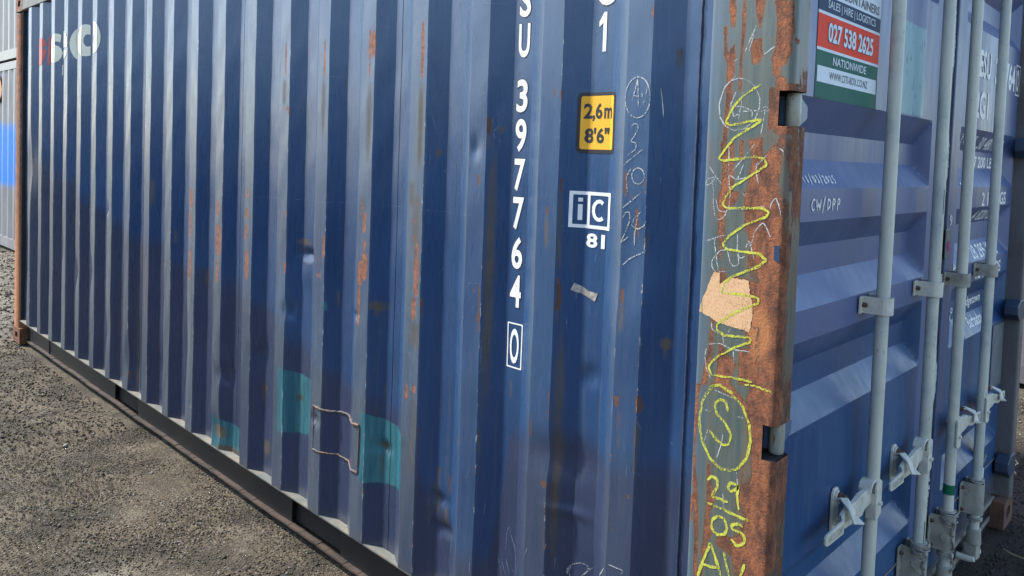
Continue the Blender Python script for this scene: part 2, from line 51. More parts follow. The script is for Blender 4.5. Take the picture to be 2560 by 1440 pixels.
LOGO_W=[[(-5.1384,2.2047),(-5.1054,2.2251),(-5.0706,2.2372),(-5.0681,2.045),(-5.0937,2.0456),(-5.1389,2.0522)],[(-5.0711,2.2371),(-5.0454,2.2336),(-5.0207,2.2245),(-5.0285,2.1755),(-5.045,2.1822),(-5.0632,2.183),(-5.0705,2.1797)],[(-5.0701,2.16),(-5.0447,2.1533),(-5.0223,2.1368),(-5.0112,2.1073),(-5.0215,2.0778),(-5.0433,2.0549),(-5.0689,2.045)],[(-5.0057,2.2512),(-4.8308,2.2148),(-4.804,2.1872),(-4.7976,2.1519),(-4.805,2.1272),(-5.002,2.1381)],[(-5.0015,2.1218),(-4.8064,2.1083),(-4.8157,2.0804),(-4.8668,2.0551)],[(-4.7803,2.1516),(-4.7754,2.18),(-4.7634,2.2051),(-4.7479,2.2238),(-4.7349,2.2362),(-4.7324,2.0521),(-4.7495,2.0663),(-4.7673,2.0948),(-4.7782,2.1264)],[(-4.7327,2.2368),(-4.7192,2.2417),(-4.7162,2.0483),(-4.731,2.053)],[(-4.5808,2.1535),(-4.5705,2.1894),(-4.543,2.2236),(-4.519,2.242),(-4.5254,2.0519),(-4.5569,2.0784),(-4.5773,2.1104)],[(-4.5158,2.24),(-4.4866,2.2435),(-4.4564,2.2379),(-4.4557,2.1794),(-4.4757,2.1835),(-4.4924,2.177),(-4.5028,2.1605),(-4.5045,2.1453),(-4.5152,2.1454)],[(-4.5152,2.1454),(-4.5045,2.1453),(-4.5023,2.1302),(-4.4913,2.1134),(-4.4747,2.1073),(-4.4554,2.1117),(-4.4545,2.0554),(-4.4841,2.0498),(-4.5169,2.0519)],[(-4.3047,2.2395),(-4.2781,2.2381),(-4.2515,2.2277),(-4.2387,2.2192),(-4.2382,2.0651),(-4.2626,2.0566),(-4.2995,2.05),(-4.3014,2.1033),(-4.2869,2.1184),(-4.279,2.1411),(-4.2932,2.1687),(-4.3024,2.1783)],[(-4.2381,2.2192),(-4.2273,2.2017),(-4.2175,2.1726),(-4.214,2.1464),(-4.2165,2.1144),(-4.2257,2.0883),(-4.2369,2.0681)],[(-5.0139,2.0287),(-5.0059,2.0303),(-5.0077,1.9615),(-5.0146,1.9614)]]
LOGO_R=[[(-5.4167,2.2306),(-5.3506,2.227),(-5.3503,2.0514),(-5.4202,2.0416)],[(-5.3484,2.2253),(-5.3329,2.2183),(-5.3194,2.1978),(-5.3164,2.174),(-5.3477,2.1725)],[(-5.3474,2.1503),(-5.3159,2.1502),(-5.3202,2.1195),(-5.3352,2.0821),(-5.3472,2.0616)],[(-5.2987,2.2384),(-5.2875,2.2451),(-5.2858,2.0446),(-5.3089,2.0463),(-5.3051,2.1331)]]

# ------------------------------------------------------------------ object helpers
def link(name, me, mat=None, parent=None, label=None):
    o = bpy.data.objects.new(name, me); C.objects.link(o)
    if mat is not None:
        me.materials.clear(); me.materials.append(mat)
    if parent is not None: o.parent = parent
    if label: o['label'] = label
    return o
def tag(o, label, cat, group=None):
    o['label'] = label; o['category'] = cat
    if group: o['group'] = group
    return o
def empty(name, label, cat, loc=(0, 0, 0), group=None):
    o = bpy.data.objects.new(name, None); C.objects.link(o); o.location = loc
    o.empty_display_size = 0.2
    return tag(o, label, cat, group)
class MB:
    def __init__(s): s.v = []; s.f = []
    def add(s, v, f):
        n = len(s.v); s.v += [tuple(p) for p in v]; s.f += [tuple(i + n for i in q) for q in f]; return s
    def box(s, x0, x1, y0, y1, z0, z1):
        return s.add([(x0,y0,z0),(x1,y0,z0),(x1,y1,z0),(x0,y1,z0),(x0,y0,z1),(x1,y0,z1),(x1,y1,z1),(x0,y1,z1)],
                     [(0,3,2,1),(4,5,6,7),(0,1,5,4),(1,2,6,5),(2,3,7,6),(3,0,4,7)])
    def tube(s, pts, r, n=12, cap=True):
        pts = [Vector(p) for p in pts]; rings = []
        rr = r if isinstance(r, (list, tuple)) else [r] * len(pts)
        t0 = (pts[1] - pts[0]).normalized()
        a = t0.orthogonal().normalized()
        for i, p in enumerate(pts):
            t = (pts[min(i + 1, len(pts) - 1)] - pts[max(i - 1, 0)]).normalized()
            a = (a - t * a.dot(t)).normalized(); b = t.cross(a)
            rings.append([p + (a * math.cos(2*math.pi*k/n) + b * math.sin(2*math.pi*k/n)) * rr[i] for k in range(n)])
        v = [q for g in rings for q in g]; f = []
        for i in range(len(pts) - 1):
            for k in range(n):
                f.append((i*n+k, i*n+(k+1) % n, (i+1)*n+(k+1) % n, (i+1)*n+k))
        if cap:
            f.append(tuple(range(n))[::-1]); f.append(tuple((len(pts)-1)*n + k for k in range(n)))
        return s.add(v, f)
    def prism(s, poly, axis, a, b):
        """poly in the two other axes, extruded along axis from a to b"""
        n = len(poly); v = []
        for t in (a, b):
            for p, q in poly:
                v.append({'x': (t, p, q), 'y': (p, t, q), 'z': (p, q, t)}[axis])
        f = [tuple(range(n)), tuple(range(n, 2*n))[::-1]] + [(i, n+i, n+(i+1) % n, (i+1) % n) for i in range(n)]
        return s.add(v, f)
    def mesh(s, name, smooth=False):
        me = bpy.data.meshes.new(name); me.from_pydata(s.v, [], s.f)
        bm = bmesh.new(); bm.from_mesh(me); bmesh.ops.recalc_face_normals(bm, faces=bm.faces); bm.to_mesh(me); bm.free()
        if smooth:
            me.polygons.foreach_set('use_smooth', [True] * len(me.polygons)); me.set_sharp_from_angle(angle=R_(40))
        return me
    def obj(s, name, mat, parent=None, label=None, bevel=0, smooth=False):
        o = link(name, s.mesh(name, smooth), mat, parent, label)
        if bevel:
            m = o.modifiers.new('bevel', 'BEVEL'); m.width = bevel; m.segments = 2; m.limit_method = 'ANGLE'; m.angle_limit = R_(35)
        return o
def grid_mesh(name, X, Y, Z, keep=None, smooth=False, flip=False):
    """X,Y,Z arrays of shape (rows, cols)"""
    r, c = X.shape
    me = bpy.data.meshes.new(name)
    co = np.stack([X, Y, Z], -1).reshape(-1, 3).astype(np.float32)
    i = np.arange((r-1)*(c-1)); a = (i // (c-1)) * c + i % (c-1)
    q = np.stack([a, a+1, a+1+c, a+c], -1)
    if flip: q = q[:, ::-1]
    if keep is not None: q = q[keep.reshape(-1)]
    me.vertices.add(len(co)); me.vertices.foreach_set('co', co.ravel())
    me.loops.add(q.size); me.loops.foreach_set('vertex_index', q.ravel().astype(np.int32))
    me.polygons.add(len(q)); me.polygons.foreach_set('loop_start', np.arange(0, q.size, 4, dtype=np.int32))
    me.update(calc_edges=True); me.validate()
    if smooth:
        me.polygons.foreach_set('use_smooth', [True] * len(me.polygons)); me.set_sharp_from_angle(angle=R_(22))
    return me
def set_attr(me, name, chans):
    a = me.color_attributes.new(name, 'FLOAT_COLOR', 'POINT')
    n = len(me.vertices); arr = np.ones((n, 4), np.float32)
    for k, ch in enumerate(chans): arr[:, k] = np.clip(np.asarray(ch).reshape(-1), 0, 1)
    a.data.foreach_set('color', arr.ravel())
def sstep(a, b, x):
    t = np.clip((x - a) / (b - a), 0, 1); return t*t*(3-2*t)

# ------------------------------------------------------------------ materials
class NT:
    def __init__(s, name):
        s.m = bpy.data.materials.new(name); s.m.use_nodes = True
        s.t = s.m.node_tree; s.t.nodes.clear()
        s.out = s.t.nodes.new('ShaderNodeOutputMaterial'); s.p = s.t.nodes.new('ShaderNodeBsdfPrincipled')
        s.t.links.new(s.p.outputs[0], s.out.inputs[0])
        s.geo = None
    def n(s, typ, **kw):
        nd = s.t.nodes.new(typ)
        for k, v in kw.items(): setattr(nd, k, v)
        return nd
    def put(s, sock, v):
        if isinstance(v, bpy.types.NodeSocket): s.t.links.new(v, sock)
        elif isinstance(v, tuple) and len(v) == 3 and sock.type == 'RGBA': sock.default_value = (*v, 1)
        else: sock.default_value = v
    def pos(s, scale=(1, 1, 1)):
        if s.geo is None: s.geo = s.n('ShaderNodeNewGeometry')
        mp = s.n('ShaderNodeMapping'); s.put(mp.inputs['Vector'], s.geo.outputs['Position']); mp.inputs['Scale'].default_value = scale
        return mp.outputs[0]
    def noise(s, scale, detail=4, rough=0.55, stretch=(1, 1, 1), dist=0):
        nd = s.n('ShaderNodeTexNoise'); s.put(nd.inputs['Vector'], s.pos(stretch))
        nd.inputs['Scale'].default_value = scale; nd.inputs['Detail'].default_value = detail; nd.inputs['Roughness'].default_value = rough
        nd.inputs['Distortion'].default_value = dist
        return nd.outputs[0]
    def vor(s, scale, feature='F1', stretch=(1, 1, 1)):
        nd = s.n('ShaderNodeTexVoronoi', feature=feature); s.put(nd.inputs['Vector'], s.pos(stretch)); nd.inputs['Scale'].default_value = scale
        return nd
    def math(s, op, a, b=0.0, c=0.0, clamp=False):
        nd = s.n('ShaderNodeMath', operation=op, use_clamp=clamp)
        s.put(nd.inputs[0], a); s.put(nd.inputs[1], b)
        if op in ('MULTIPLY_ADD',): s.put(nd.inputs[2], c)
        return nd.outputs[0]
    def ramp(s, x, a, b, lo=0.0, hi=1.0):
        nd = s.n('ShaderNodeMapRange', interpolation_type='SMOOTHSTEP'); s.put(nd.inputs[0], x)
        nd.inputs[1].default_value = a; nd.inputs[2].default_value = b; nd.inputs[3].default_value = lo; nd.inputs[4].default_value = hi
        return nd.outputs[0]
    def mix(s, f, a, b):
        nd = s.n('ShaderNodeMix', data_type='RGBA'); s.put(nd.inputs[0], f); s.put(nd.inputs[6], a); s.put(nd.inputs[7], b)
        return nd.outputs[2]
    def attr(s, name):
        a = s.n('ShaderNodeAttribute', attribute_name=name); q = s.n('ShaderNodeSeparateColor'); s.put(q.inputs[0], a.outputs['Color'])
        return q.outputs[0], q.outputs[1], q.outputs[2]
    def bump(s, h, strength=0.3, dist=0.002):
        b = s.n('ShaderNodeBump'); b.inputs['Strength'].default_value = strength; b.inputs['Distance'].default_value = dist
        s.put(b.inputs['Height'], h); s.put(s.p.inputs['Normal'], b.outputs[0])
    def fin(s, col, rough=0.5, metal=0.0, spec=0.5, coat=0.0):
        s.put(s.p.inputs['Base Color'], col); s.put(s.p.inputs['Roughness'], rough); s.put(s.p.inputs['Metallic'], metal)
        s.p.inputs['Specular IOR Level'].default_value = spec; s.p.inputs['Coat Weight'].default_value = coat
        return s.m
RUST_D = (0.11, 0.038, 0.018); RUST_L = (0.31, 0.115, 0.058)
def rust_col(t):
    a = t.mix(t.ramp(t.noise(55, 6, 0.7), 0.35, 0.65), RUST_D, RUST_L)
    return t.mix(t.ramp(t.noise(230, 4, 0.6), 0.5, 0.75), a, (0.20, 0.075, 0.04))
def wall_mat():
    t = NT('blue_wall_paint')
    scuff_sunlit, rust, fade_reflection = t.attr('m1'); teal, stain, chip = t.attr('m2')
    big = t.noise(1.3, 4, 0.5); streak = t.noise(9, 5, 0.65, (3.0, 3.0, 0.25)); fine = t.noise(60, 5, 0.7, (2.2, 2.2, 0.22)); grain = t.noise(320, 3)
    col = t.mix(t.ramp(big, 0.3, 0.7), (0.013, 0.041, 0.108), (0.023, 0.064, 0.148))
    col = t.mix(t.ramp(streak, 0.50, 0.80, 0, 0.35), col, (0.030, 0.085, 0.19))
    fd = t.ramp(t.math('ADD', fade_reflection, t.math('MULTIPLY', t.math('SUBTRACT', t.noise(2.6, 5, 0.6), 0.5), 0.9)), 0.32, 0.62)
    col = t.mix(t.math('MULTIPLY', fd, 0.72), col, (0.031, 0.036, 0.064))  # purple-grey reflection of the ground, painted into the lower wall
    sc = t.math('MULTIPLY', scuff_sunlit, t.ramp(fine, 0.25, 0.6, 0.62, 1.0), clamp=True)
    col = t.mix(sc, col, t.mix(t.ramp(streak, 0.35, 0.7), (0.080, 0.108, 0.135), (0.140, 0.172, 0.175)))  # rubbed ribs, plus sunlight painted on the slopes beside them
    col = t.mix(t.ramp(t.noise(26, 5, 0.7, (2.4, 2.4, 0.10)), 0.53, 0.70, 0, 0.42), col, (0.060, 0.072, 0.085))
    col = t.mix(t.ramp(t.noise(190, 4, 0.8, (1, 1, 0.5)), 0.64, 0.70, 0, 0.5), col, (0.010, 0.014, 0.026))
    zq = t.n('ShaderNodeSeparateXYZ'); t.put(zq.inputs[0], t.pos())
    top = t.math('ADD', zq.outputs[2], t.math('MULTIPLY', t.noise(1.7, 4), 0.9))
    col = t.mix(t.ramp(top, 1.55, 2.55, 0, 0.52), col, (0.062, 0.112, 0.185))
    # small bare flecks in the rubbed ribs
    fl = t.math('MULTIPLY', t.ramp(t.noise(130, 5, 0.75, (1.6, 1.6, 0.35)), 0.585, 0.63), t.ramp(scuff_sunlit, 0.25, 0.7), clamp=True)
    fl2 = t.math('MULTIPLY', fl, t.ramp(t.noise(3.1, 3), 0.42, 0.58), clamp=True)
    col = t.mix(fl2, col, t.mix(t.ramp(grain, 0.45, 0.55), (0.26, 0.125, 0.075), (0.27, 0.30, 0.30)))
    tl = t.ramp(t.math('ADD', teal, t.math('MULTIPLY', t.math('SUBTRACT', t.noise(30, 5, 0.7), 0.5), 0.75)), 0.40, 0.5)
    col = t.mix(tl, col, t.mix(t.ramp(streak, 0.35, 0.7), (0.016, 0.095, 0.130), (0.050, 0.175, 0.185)))
    dots = t.vor(8.5); dm = t.math('MULTIPLY', t.ramp(dots.outputs[0], 0.085, 0.03), t.ramp(t.noise(2.3, 2), 0.5, 0.56), clamp=True)
    col = t.mix(t.math('MULTIPLY', tl, t.ramp(t.noise(22, 6, 0.75, (2, 2, 0.35)), 0.50, 0.70, 0, 0.6), clamp=True), col, (0.022, 0.050, 0.085))
    st = t.ramp(t.math('ADD', stain, t.math('MULTIPLY', t.math('SUBTRACT', fine, 0.5), 0.55)), 0.10, 0.80, 0, 0.95)
    col = t.mix(st, col, t.mix(t.ramp(t.noise(18, 4), 0.4, 0.6), (0.060, 0.052, 0.030), (0.085, 0.060, 0.034)))
    rz = t.math('ADD', rust, t.math('MULTIPLY', t.math('SUBTRACT', t.noise(110, 6, 0.8, (1.3, 1.3, 0.40)), 0.5), 1.9))
    rf = t.ramp(rz, 0.50, 0.62, 0, 0.95)
    col = t.mix(rf, col, t.mix(t.ramp(scuff_sunlit, 0.1, 0.3), (0.075, 0.034, 0.020), rust_col(t)))
    cf = t.ramp(t.math('ADD', chip, t.math('MULTIPLY', t.math('SUBTRACT', t.noise(90, 5, 0.7, (1, 1, 0.3)), 0.5), 1.5)), 0.55, 0.62)
    col = t.mix(cf, col, t.mix(t.ramp(t.noise(40, 3), 0.5, 0.6), (0.30, 0.33, 0.32), (0.30, 0.13, 0.07)))
    ro = t.math('ADD', t.ramp(fine, 0.3, 0.7, 0.25, 0.36), t.math('MULTIPLY', sc, 0.08))
    ro = t.math('ADD', ro, t.math('MULTIPLY', t.math('MAXIMUM', rf, st), 0.42), clamp=True)
    h = t.math('ADD', t.math('MULTIPLY', grain, 0.18), t.math('ADD', t.math('MULTIPLY', rf, -0.5), t.math('MULTIPLY', t.noise(14, 4, 0.5), 1.6)))
    t.bump(h, 0.35, 0.0016)
    return t.fin(col, ro)
def post_mat(name, c1, c2, c3, rust_all=0.0):
    t = NT(name)
    rust, pale, orange = t.attr('m1')
    st = t.noise(34, 6, 0.7, (1.6, 1.6, 0.10)); st2 = t.noise(85, 5, 0.7, (2.0, 2.0, 0.08)); fine = t.noise(260, 4)
    col = t.mix(t.ramp(st, 0.35, 0.65), c1, c2)
    col = t.mix(t.ramp(st2, 0.52, 0.72, 0, 0.75), col, c3)
    col = t.mix(t.math('MULTIPLY', pale, 0.75), col, (0.085, 0.140, 0.190))
    col = t.mix(t.ramp(t.noise(20, 5, 0.7, (1.2, 1.2, 0.15)), 0.56, 0.74, 0, 0.6), col, (0.20, 0.105, 0.040))
    nz = t.math('ADD', t.math('MULTIPLY', t.noise(48, 7, 0.78, (1.2, 1.2, 0.45)), 0.62), t.math('MULTIPLY', t.noise(170, 5, 0.8, (1.4, 1.4, 0.25)), 0.38))
    rz = t.math('ADD', t.math('ADD', rust, rust_all), t.math('MULTIPLY', t.math('SUBTRACT', nz, 0.5), 1.9))
    col = t.mix(t.ramp(rz, 0.05, 0.50, 0, 0.65), col, t.mix(t.ramp(st2, 0.4, 0.6), (0.135, 0.090, 0.048), (0.22, 0.100, 0.045)))
    rf = t.ramp(rz, 0.46, 0.53)
    rc = t.mix(t.ramp(t.noise(30, 7, 0.8, (1.0, 1.0, 0.55)), 0.38, 0.60), (0.085, 0.034, 0.019), (0.30, 0.105, 0.042))
    rc = t.mix(t.ramp(t.noise(130, 6, 0.8), 0.50, 0.60, 0, 0.8), rc, (0.12, 0.048, 0.028))
    rc = t.mix(t.ramp(t.vor(150).outputs[0], 0.18, 0.05, 0, 0.8), rc, (0.045, 0.018, 0.012))
    rc = t.mix(t.ramp(orange, 0.3, 0.8, 0, 0.8), rc, (0.42, 0.17, 0.06))
    col = t.mix(rf, col, rc)
    edge = t.math('MULTIPLY', t.ramp(rz, 0.40, 0.46), t.ramp(rz, 0.56, 0.50), clamp=True)
    col = t.mix(t.math('MULTIPLY', edge, 0.55), col, (0.035, 0.022, 0.016))
    t.put(t.p.inputs['Base Color'], col)
    h = t.math('ADD', t.math('MULTIPLY', rf, -0.7), t.math('ADD', t.math('MULTIPLY', t.math('MULTIPLY', t.noise(150, 6, 0.75), rf), 1.2), t.math('MULTIPLY', fine, 0.12)))
    t.bump(h, 0.85, 0.0032)
    return t.fin(col, t.math('ADD', t.ramp(rf, 0, 1, 0.34, 0.84), t.math('MULTIPLY', st, 0.1)))
def paint(name, a, b, scale=14, stretch=(1, 1, 0.4), rough=0.45, chips=None, chip_lv=0.66, bump=0.25, metal=0.0, dirt=None, spec=0.5):
    t = NT(name)
    col = t.mix(t.ramp(t.noise(scale, 5, 0.6, stretch), 0.32, 0.68), a, b)
    if dirt: col = t.mix(t.ramp(t.noise(scale*0.45, 6, 0.7), 0.45, 0.72, 0, 0.85), col, dirt)
    h = t.math('MULTIPLY', t.noise(240, 3), 0.2)
    if chips:
        cf = t.ramp(t.noise(70, 6, 0.75, (1, 1, 0.35)), chip_lv, chip_lv + 0.03)
        col = t.mix(cf, col, chips); h = t.math('ADD', h, t.math('MULTIPLY', cf, -0.8))
    t.bump(h, bump, 0.0015)
    return t.fin(col, rough, metal, spec)
M_WALL = wall_mat()
M_POST = post_mat('weathered_post_paint', (0.060, 0.086, 0.080), (0.105, 0.122, 0.100), (0.055, 0.092, 0.125))
M_FARPOST = post_mat('orange_brown_post', (0.25, 0.115, 0.06), (0.34, 0.20, 0.12), (0.20, 0.10, 0.06), 0.25)
M_GREYPOST = paint('grey_post_paint', (0.105, 0.100, 0.100), (0.135, 0.130, 0.130), 8, chips=(0.16, 0.05, 0.03), chip_lv=0.70, dirt=(0.075, 0.06, 0.05))
M_RAILTOP = paint('worn_rail_paint', (0.10, 0.115, 0.11), (0.19, 0.18, 0.145), 12, (1, 1, 1), 0.6, (0.27, 0.13, 0.07), 0.60)
M_RAIL = paint('dark_rail_paint', (0.004, 0.006, 0.011), (0.012, 0.013, 0.014), 5, (0.6, 1, 1), 0.5, (0.11, 0.06, 0.035), 0.70)
M_RAILLIP = paint('rusty_lip', (0.024, 0.017, 0.014), (0.06, 0.04, 0.03), 14, (0.5, 1, 1), 0.8, (0.05, 0.03, 0.02), 0.58)
M_ROD = paint('grey_rod_paint', (0.44, 0.46, 0.40), (0.58, 0.57, 0.46), 10, (2, 2, 0.25), 0.48, (0.17, 0.17, 0.16), 0.63, 0.45, dirt=(0.30, 0.33, 0.33))
M_HW = paint('cream_fitting_paint', (0.46, 0.46, 0.38), (0.60, 0.57, 0.47), 30, (1, 1, 1), 0.55, (0.16, 0.10, 0.07), 0.64, 0.3)
M_HWD = paint('dusty_fitting', (0.22, 0.215, 0.18), (0.36, 0.34, 0.27), 16, (1, 1, 1), 0.7, (0.13, 0.085, 0.06), 0.62, 0.4)
M_BOLT = paint('rusted_bolt', (0.07, 0.035, 0.022), (0.13, 0.075, 0.05), 60, (1, 1, 1), 0.8)
M_KNUCKLE = paint('worn_hinge_steel', (0.46, 0.40, 0.27), (0.22, 0.24, 0.22), 16, (2, 2, 0.3), 0.35, (0.22, 0.09, 0.045), 0.57, 0.4)
M_CAST = paint('rusty_casting', (0.075, 0.036, 0.024), (0.14, 0.065, 0.038), 16, (1, 1, 1), 0.85, (0.05, 0.022, 0.015), 0.60, 0.6)
M_HINGE = paint('blue_hinge_paint', (0.07, 0.12, 0.20), (0.12, 0.17, 0.24), 14, (1, 1, 1), 0.4, (0.22, 0.20, 0.18), 0.66)
M_HINGED = paint('dark_hinge_paint', (0.022, 0.038, 0.070), (0.040, 0.055, 0.085), 14, (1, 1, 1), 0.4, (0.15, 0.13, 0.11), 0.64)
M_RUBBER = paint('black_rubber', (0.014, 0.014, 0.015), (0.03, 0.03, 0.032), 30, rough=0.7)
M_LIP = paint('torn_painted_gasket', (0.38, 0.40, 0.36), (0.48, 0.49, 0.42), 20, rough=0.6, chips=(0.02, 0.02, 0.022), chip_lv=0.60)
M_SILL = paint('dusty_sill', (0.15, 0.145, 0.125), (0.23, 0.21, 0.17), 9, (1, 0.4, 1), 0.8, (0.06, 0.045, 0.035), 0.62)
M_DARK = paint('dark_interior', (0.008, 0.008, 0.008), (0.014, 0.013, 0.012), 10, rough=0.9)
M_WELD = paint('dark_weld_bead', (0.012, 0.022, 0.055), (0.03, 0.045, 0.09), 60, (1, 1, 1), 0.55, bump=0.6)
M_WHITE = paint('white_vinyl', (0.74, 0.75, 0.72), (0.80, 0.80, 0.77), 20, rough=0.45, chips=(0.36, 0.38, 0.42), chip_lv=0.68, bump=0.1, dirt=(0.62, 0.63, 0.60))
M_OUTL = paint('lettering_edge', (0.012, 0.016, 0.026), (0.02, 0.024, 0.035), 20, rough=0.5)
M_BLACK = paint('black_vinyl', (0.014, 0.013, 0.013), (0.022, 0.02, 0.02), 20, rough=0.45)
M_YEL = paint('yellow_vinyl', (0.76, 0.38, 0.02), (0.82, 0.43, 0.035), 12, rough=0.6, bump=0.1, spec=0.3)
M_RED = paint('red_vinyl', (0.74, 0.045, 0.015), (0.78, 0.055, 0.02), 9, rough=0.6, bump=0.1, spec=0.2)
M_NAVY = paint('navy_vinyl', (0.020, 0.045, 0.095), (0.026, 0.055, 0.105), 9, rough=0.6, bump=0.1, spec=0.2)
M_GREEN = paint('green_vinyl', (0.015, 0.105, 0.075), (0.02, 0.125, 0.09), 9, rough=0.6, bump=0.1, spec=0.2)
M_SHEET = paint('pale_vinyl', (0.62, 0.70, 0.74), (0.68, 0.74, 0.77), 9, rough=0.6, bump=0.1, spec=0.2)
M_TEXTG = paint('dark_print', (0.05, 0.065, 0.07), (0.07, 0.085, 0.09), 9, rough=0.5)
M_SCR = paint('pale_scratch', (0.26, 0.34, 0.44), (0.40, 0.46, 0.52), 40, (1, 1, 1), 0.7)
M_SCRW = paint('white_chalk', (0.44, 0.47, 0.46), (0.60, 0.61, 0.58), 90, (1, 1, 1), 0.95)
M_CHALK = paint('yellow_chalk', (0.52, 0.54, 0.045), (0.66, 0.66, 0.11), 150, (1, 1, 1), 0.95, (0.27, 0.27, 0.06), 0.62, 0.6)
def chalky(name, a, b, lv):
    t = NT(name); n1 = t.noise(330, 5, 0.8, (1, 1, 0.6)); t.fin(t.mix(t.ramp(n1, 0.3, 0.6), a, b), 0.95, spec=0.1)
    tr = t.n('ShaderNodeBsdfTransparent'); mx = t.n('ShaderNodeMixShader')
    t.put(mx.inputs[0], t.ramp(t.math('ADD', t.noise(300, 5, 0.85, (1, 1, 0.7)), t.math('MULTIPLY', t.math('SUBTRACT', t.noise(16, 3), 0.5), 0.45)), lv, lv+0.07)); t.put(mx.inputs[1], tr.outputs[0]); t.put(mx.inputs[2], t.p.outputs[0])
    t.put(t.out.inputs[0], mx.outputs[0]); return t.m
M_CHALK = chalky('yellow_chalk', (0.30, 0.31, 0.05), (0.56, 0.57, 0.085), 0.425)
M_SCRW = chalky('white_chalk', (0.30, 0.32, 0.32), (0.50, 0.52, 0.50), 0.45)
M_SCR = chalky('pale_scratch', (0.12, 0.18, 0.27), (0.24, 0.30, 0.38), 0.46)
M_PAPER = paint('peeling_paper', (0.62, 0.36, 0.18), (0.70, 0.52, 0.34), 30, (1, 1, 0.25), 0.8, (0.36, 0.13, 0.05), 0.57)
M_FOIL = paint('torn_foil_tape', (0.30, 0.28, 0.24), (0.62, 0.58, 0.52), 70, (1, 1, 1), 0.35, (0.14, 0.10, 0.08), 0.62, 0.9, metal=0.4)
M_RED2 = paint('red_logo_paint', (0.42, 0.05, 0.035), (0.48, 0.07, 0.05), 9, rough=0.45)
M_CREAM = paint('cream_logo_paint', (0.66, 0.64, 0.46), (0.78, 0.76, 0.60), 9, rough=0.45)
M_BEAD = paint('rusty_weld_bead', (0.055, 0.06, 0.07), (0.16, 0.075, 0.045), 22, (1, 1, 1), 0.75, (0.32, 0.27, 0.24), 0.62, 0.6)
M_TEALD = paint('teal_touch_up_paint', (0.030, 0.150, 0.175), (0.050, 0.20, 0.215), 12, (1, 1, 0.4), 0.45, (0.03, 0.07, 0.16), 0.64)
M_BAND = paint('green_tape', (0.0, 0.10, 0.045), (0.0, 0.13, 0.06), 20, rough=0.4)
M_PLATE = paint('dull_data_plate', (0.10, 0.12, 0.13), (0.15, 0.165, 0.165), 20, (1, 1, 1), 0.4, (0.24, 0.25, 0.24), 0.62)
M_PINK = paint('pink_mark', (0.42, 0.03, 0.16), (0.36, 0.03, 0.14), 30, rough=0.8)
M_STRAW = paint('dry_straw', (0.42, 0.33, 0.17), (0.30, 0.23, 0.12), 40, (1, 1, 1), 0.9)
M_WIRE = paint('frayed_wire', (0.30, 0.29, 0.25), (0.20, 0.17, 0.13), 60, (1, 1, 1), 0.7)

# ------------------------------------------------------------------ the ground
def ground():
    xs = np.unique(np.concatenate([-np.geomspace(14, 600, 24), np.arange(-14, 3.01, 0.045), np.geomspace(3.1, 600, 26)]))
    ys = np.unique(np.concatenate([-np.geomspace(4, 600, 26), np.arange(-4, 7.01, 0.045), np.geomspace(7.1, 600, 24)]))
    X, Y = np.meshgrid(xs, ys)
    Z = np.zeros_like(X)
    for k in range(14):
        a = RNG.uniform(0, 6.28); w = RNG.uniform(1.5, 26); ph = RNG.uniform(0, 6.28)
        Z += 0.0035 / (1 + w*0.35) * np.sin(w*(X*math.cos(a)+Y*math.sin(a)) + ph + 1.3*np.sin(w*0.4*Y+ph))
    near = (np.abs(X) < 30) & (np.abs(Y) < 30); Z = np.where(near, Z, 0) - 0.012
    m = lambda cx, cy, rx, ry: np.exp(-(((X-cx)/rx)**2 + ((Y-cy)/ry)**2))
    brown = sstep(-1.0, 0.6, Y) * sstep(-0.9, -0.2, X) * sstep(4.3, 3.4, Y) * sstep(5.0, 3.0, X)
    pale = m(-2.05, -0.62, 0.22, 0.10) + 0.7*m(-3.3, -0.85, 0.5, 0.2) + 0.8*m(-6.3, -0.6, 1.5, 0.35) + 0.65*sstep(-5.2, -7.5, X)*(X > -30)
    red = m(-3.0, -1.05, 0.35, 0.10) + 0.6*m(-2.3, -0.9, 0.3, 0.06)
    me = grid_mesh('ground', X, Y, Z, smooth=False)
    set_attr(me, 'm1', [brown, pale, red])
    t = NT('gravel_ground'); br, pa, rd = t.attr('m1')
    v = t.vor(175); v2 = t.vor(80); fine = t.noise(420, 4, 0.7)
    sep = t.n('ShaderNodeSeparateColor'); t.put(sep.inputs[0], v.outputs['Color'])
    col = t.mix(sep.outputs[0], (0.052, 0.041, 0.027), (0.120, 0.100, 0.067))
    col = t.mix(t.ramp(sep.outputs[1], 0.86, 0.95, 0, 0.8), col, (0.20, 0.19, 0.155))
    col = t.mix(t.ramp(sep.outputs[2], 0.80, 0.90, 0, 0.7), col, (0.030, 0.028, 0.026))
    col = t.mix(t.ramp(t.noise(2.1, 5, 0.6), 0.43, 0.60, 0, 0.78), col, (0.034, 0.029, 0.023))
    col = t.mix(t.ramp(t.noise(5.3, 5, 0.65), 0.53, 0.70, 0, 0.62), col, (0.17, 0.148, 0.108))
    col = t.mix(t.math('MULTIPLY', t.ramp(t.noise(14, 5, 0.7), 0.35, 0.6), t.math('MULTIPLY', pa, 0.75), clamp=True), col, (0.30, 0.28, 0.22))
    col = t.mix(t.math('MULTIPLY', rd, 0.6), col, (0.10, 0.045, 0.03))
    col = t.mix(t.math('MULTIPLY', br, 0.85), col, t.mix(sep.outputs[1], (0.020, 0.014, 0.011), (0.055, 0.040, 0.031)))
    h = t.math('ADD', t.math('MULTIPLY', t.ramp(v.outputs[0], 0.6, 0.0), 0.8), t.math('ADD', t.math('MULTIPLY', t.ramp(v2.outputs[0], 0.6, 0.1), 0.5), t.math('MULTIPLY', fine, 0.5)))
    t.bump(h, 0.8, 0.004)
    o = link('ground', me, t.fin(col, 0.92, spec=0.25)); o['kind'] = 'structure'; o['label'] = 'gravel yard with brown dirt patches under the containers'
ground()
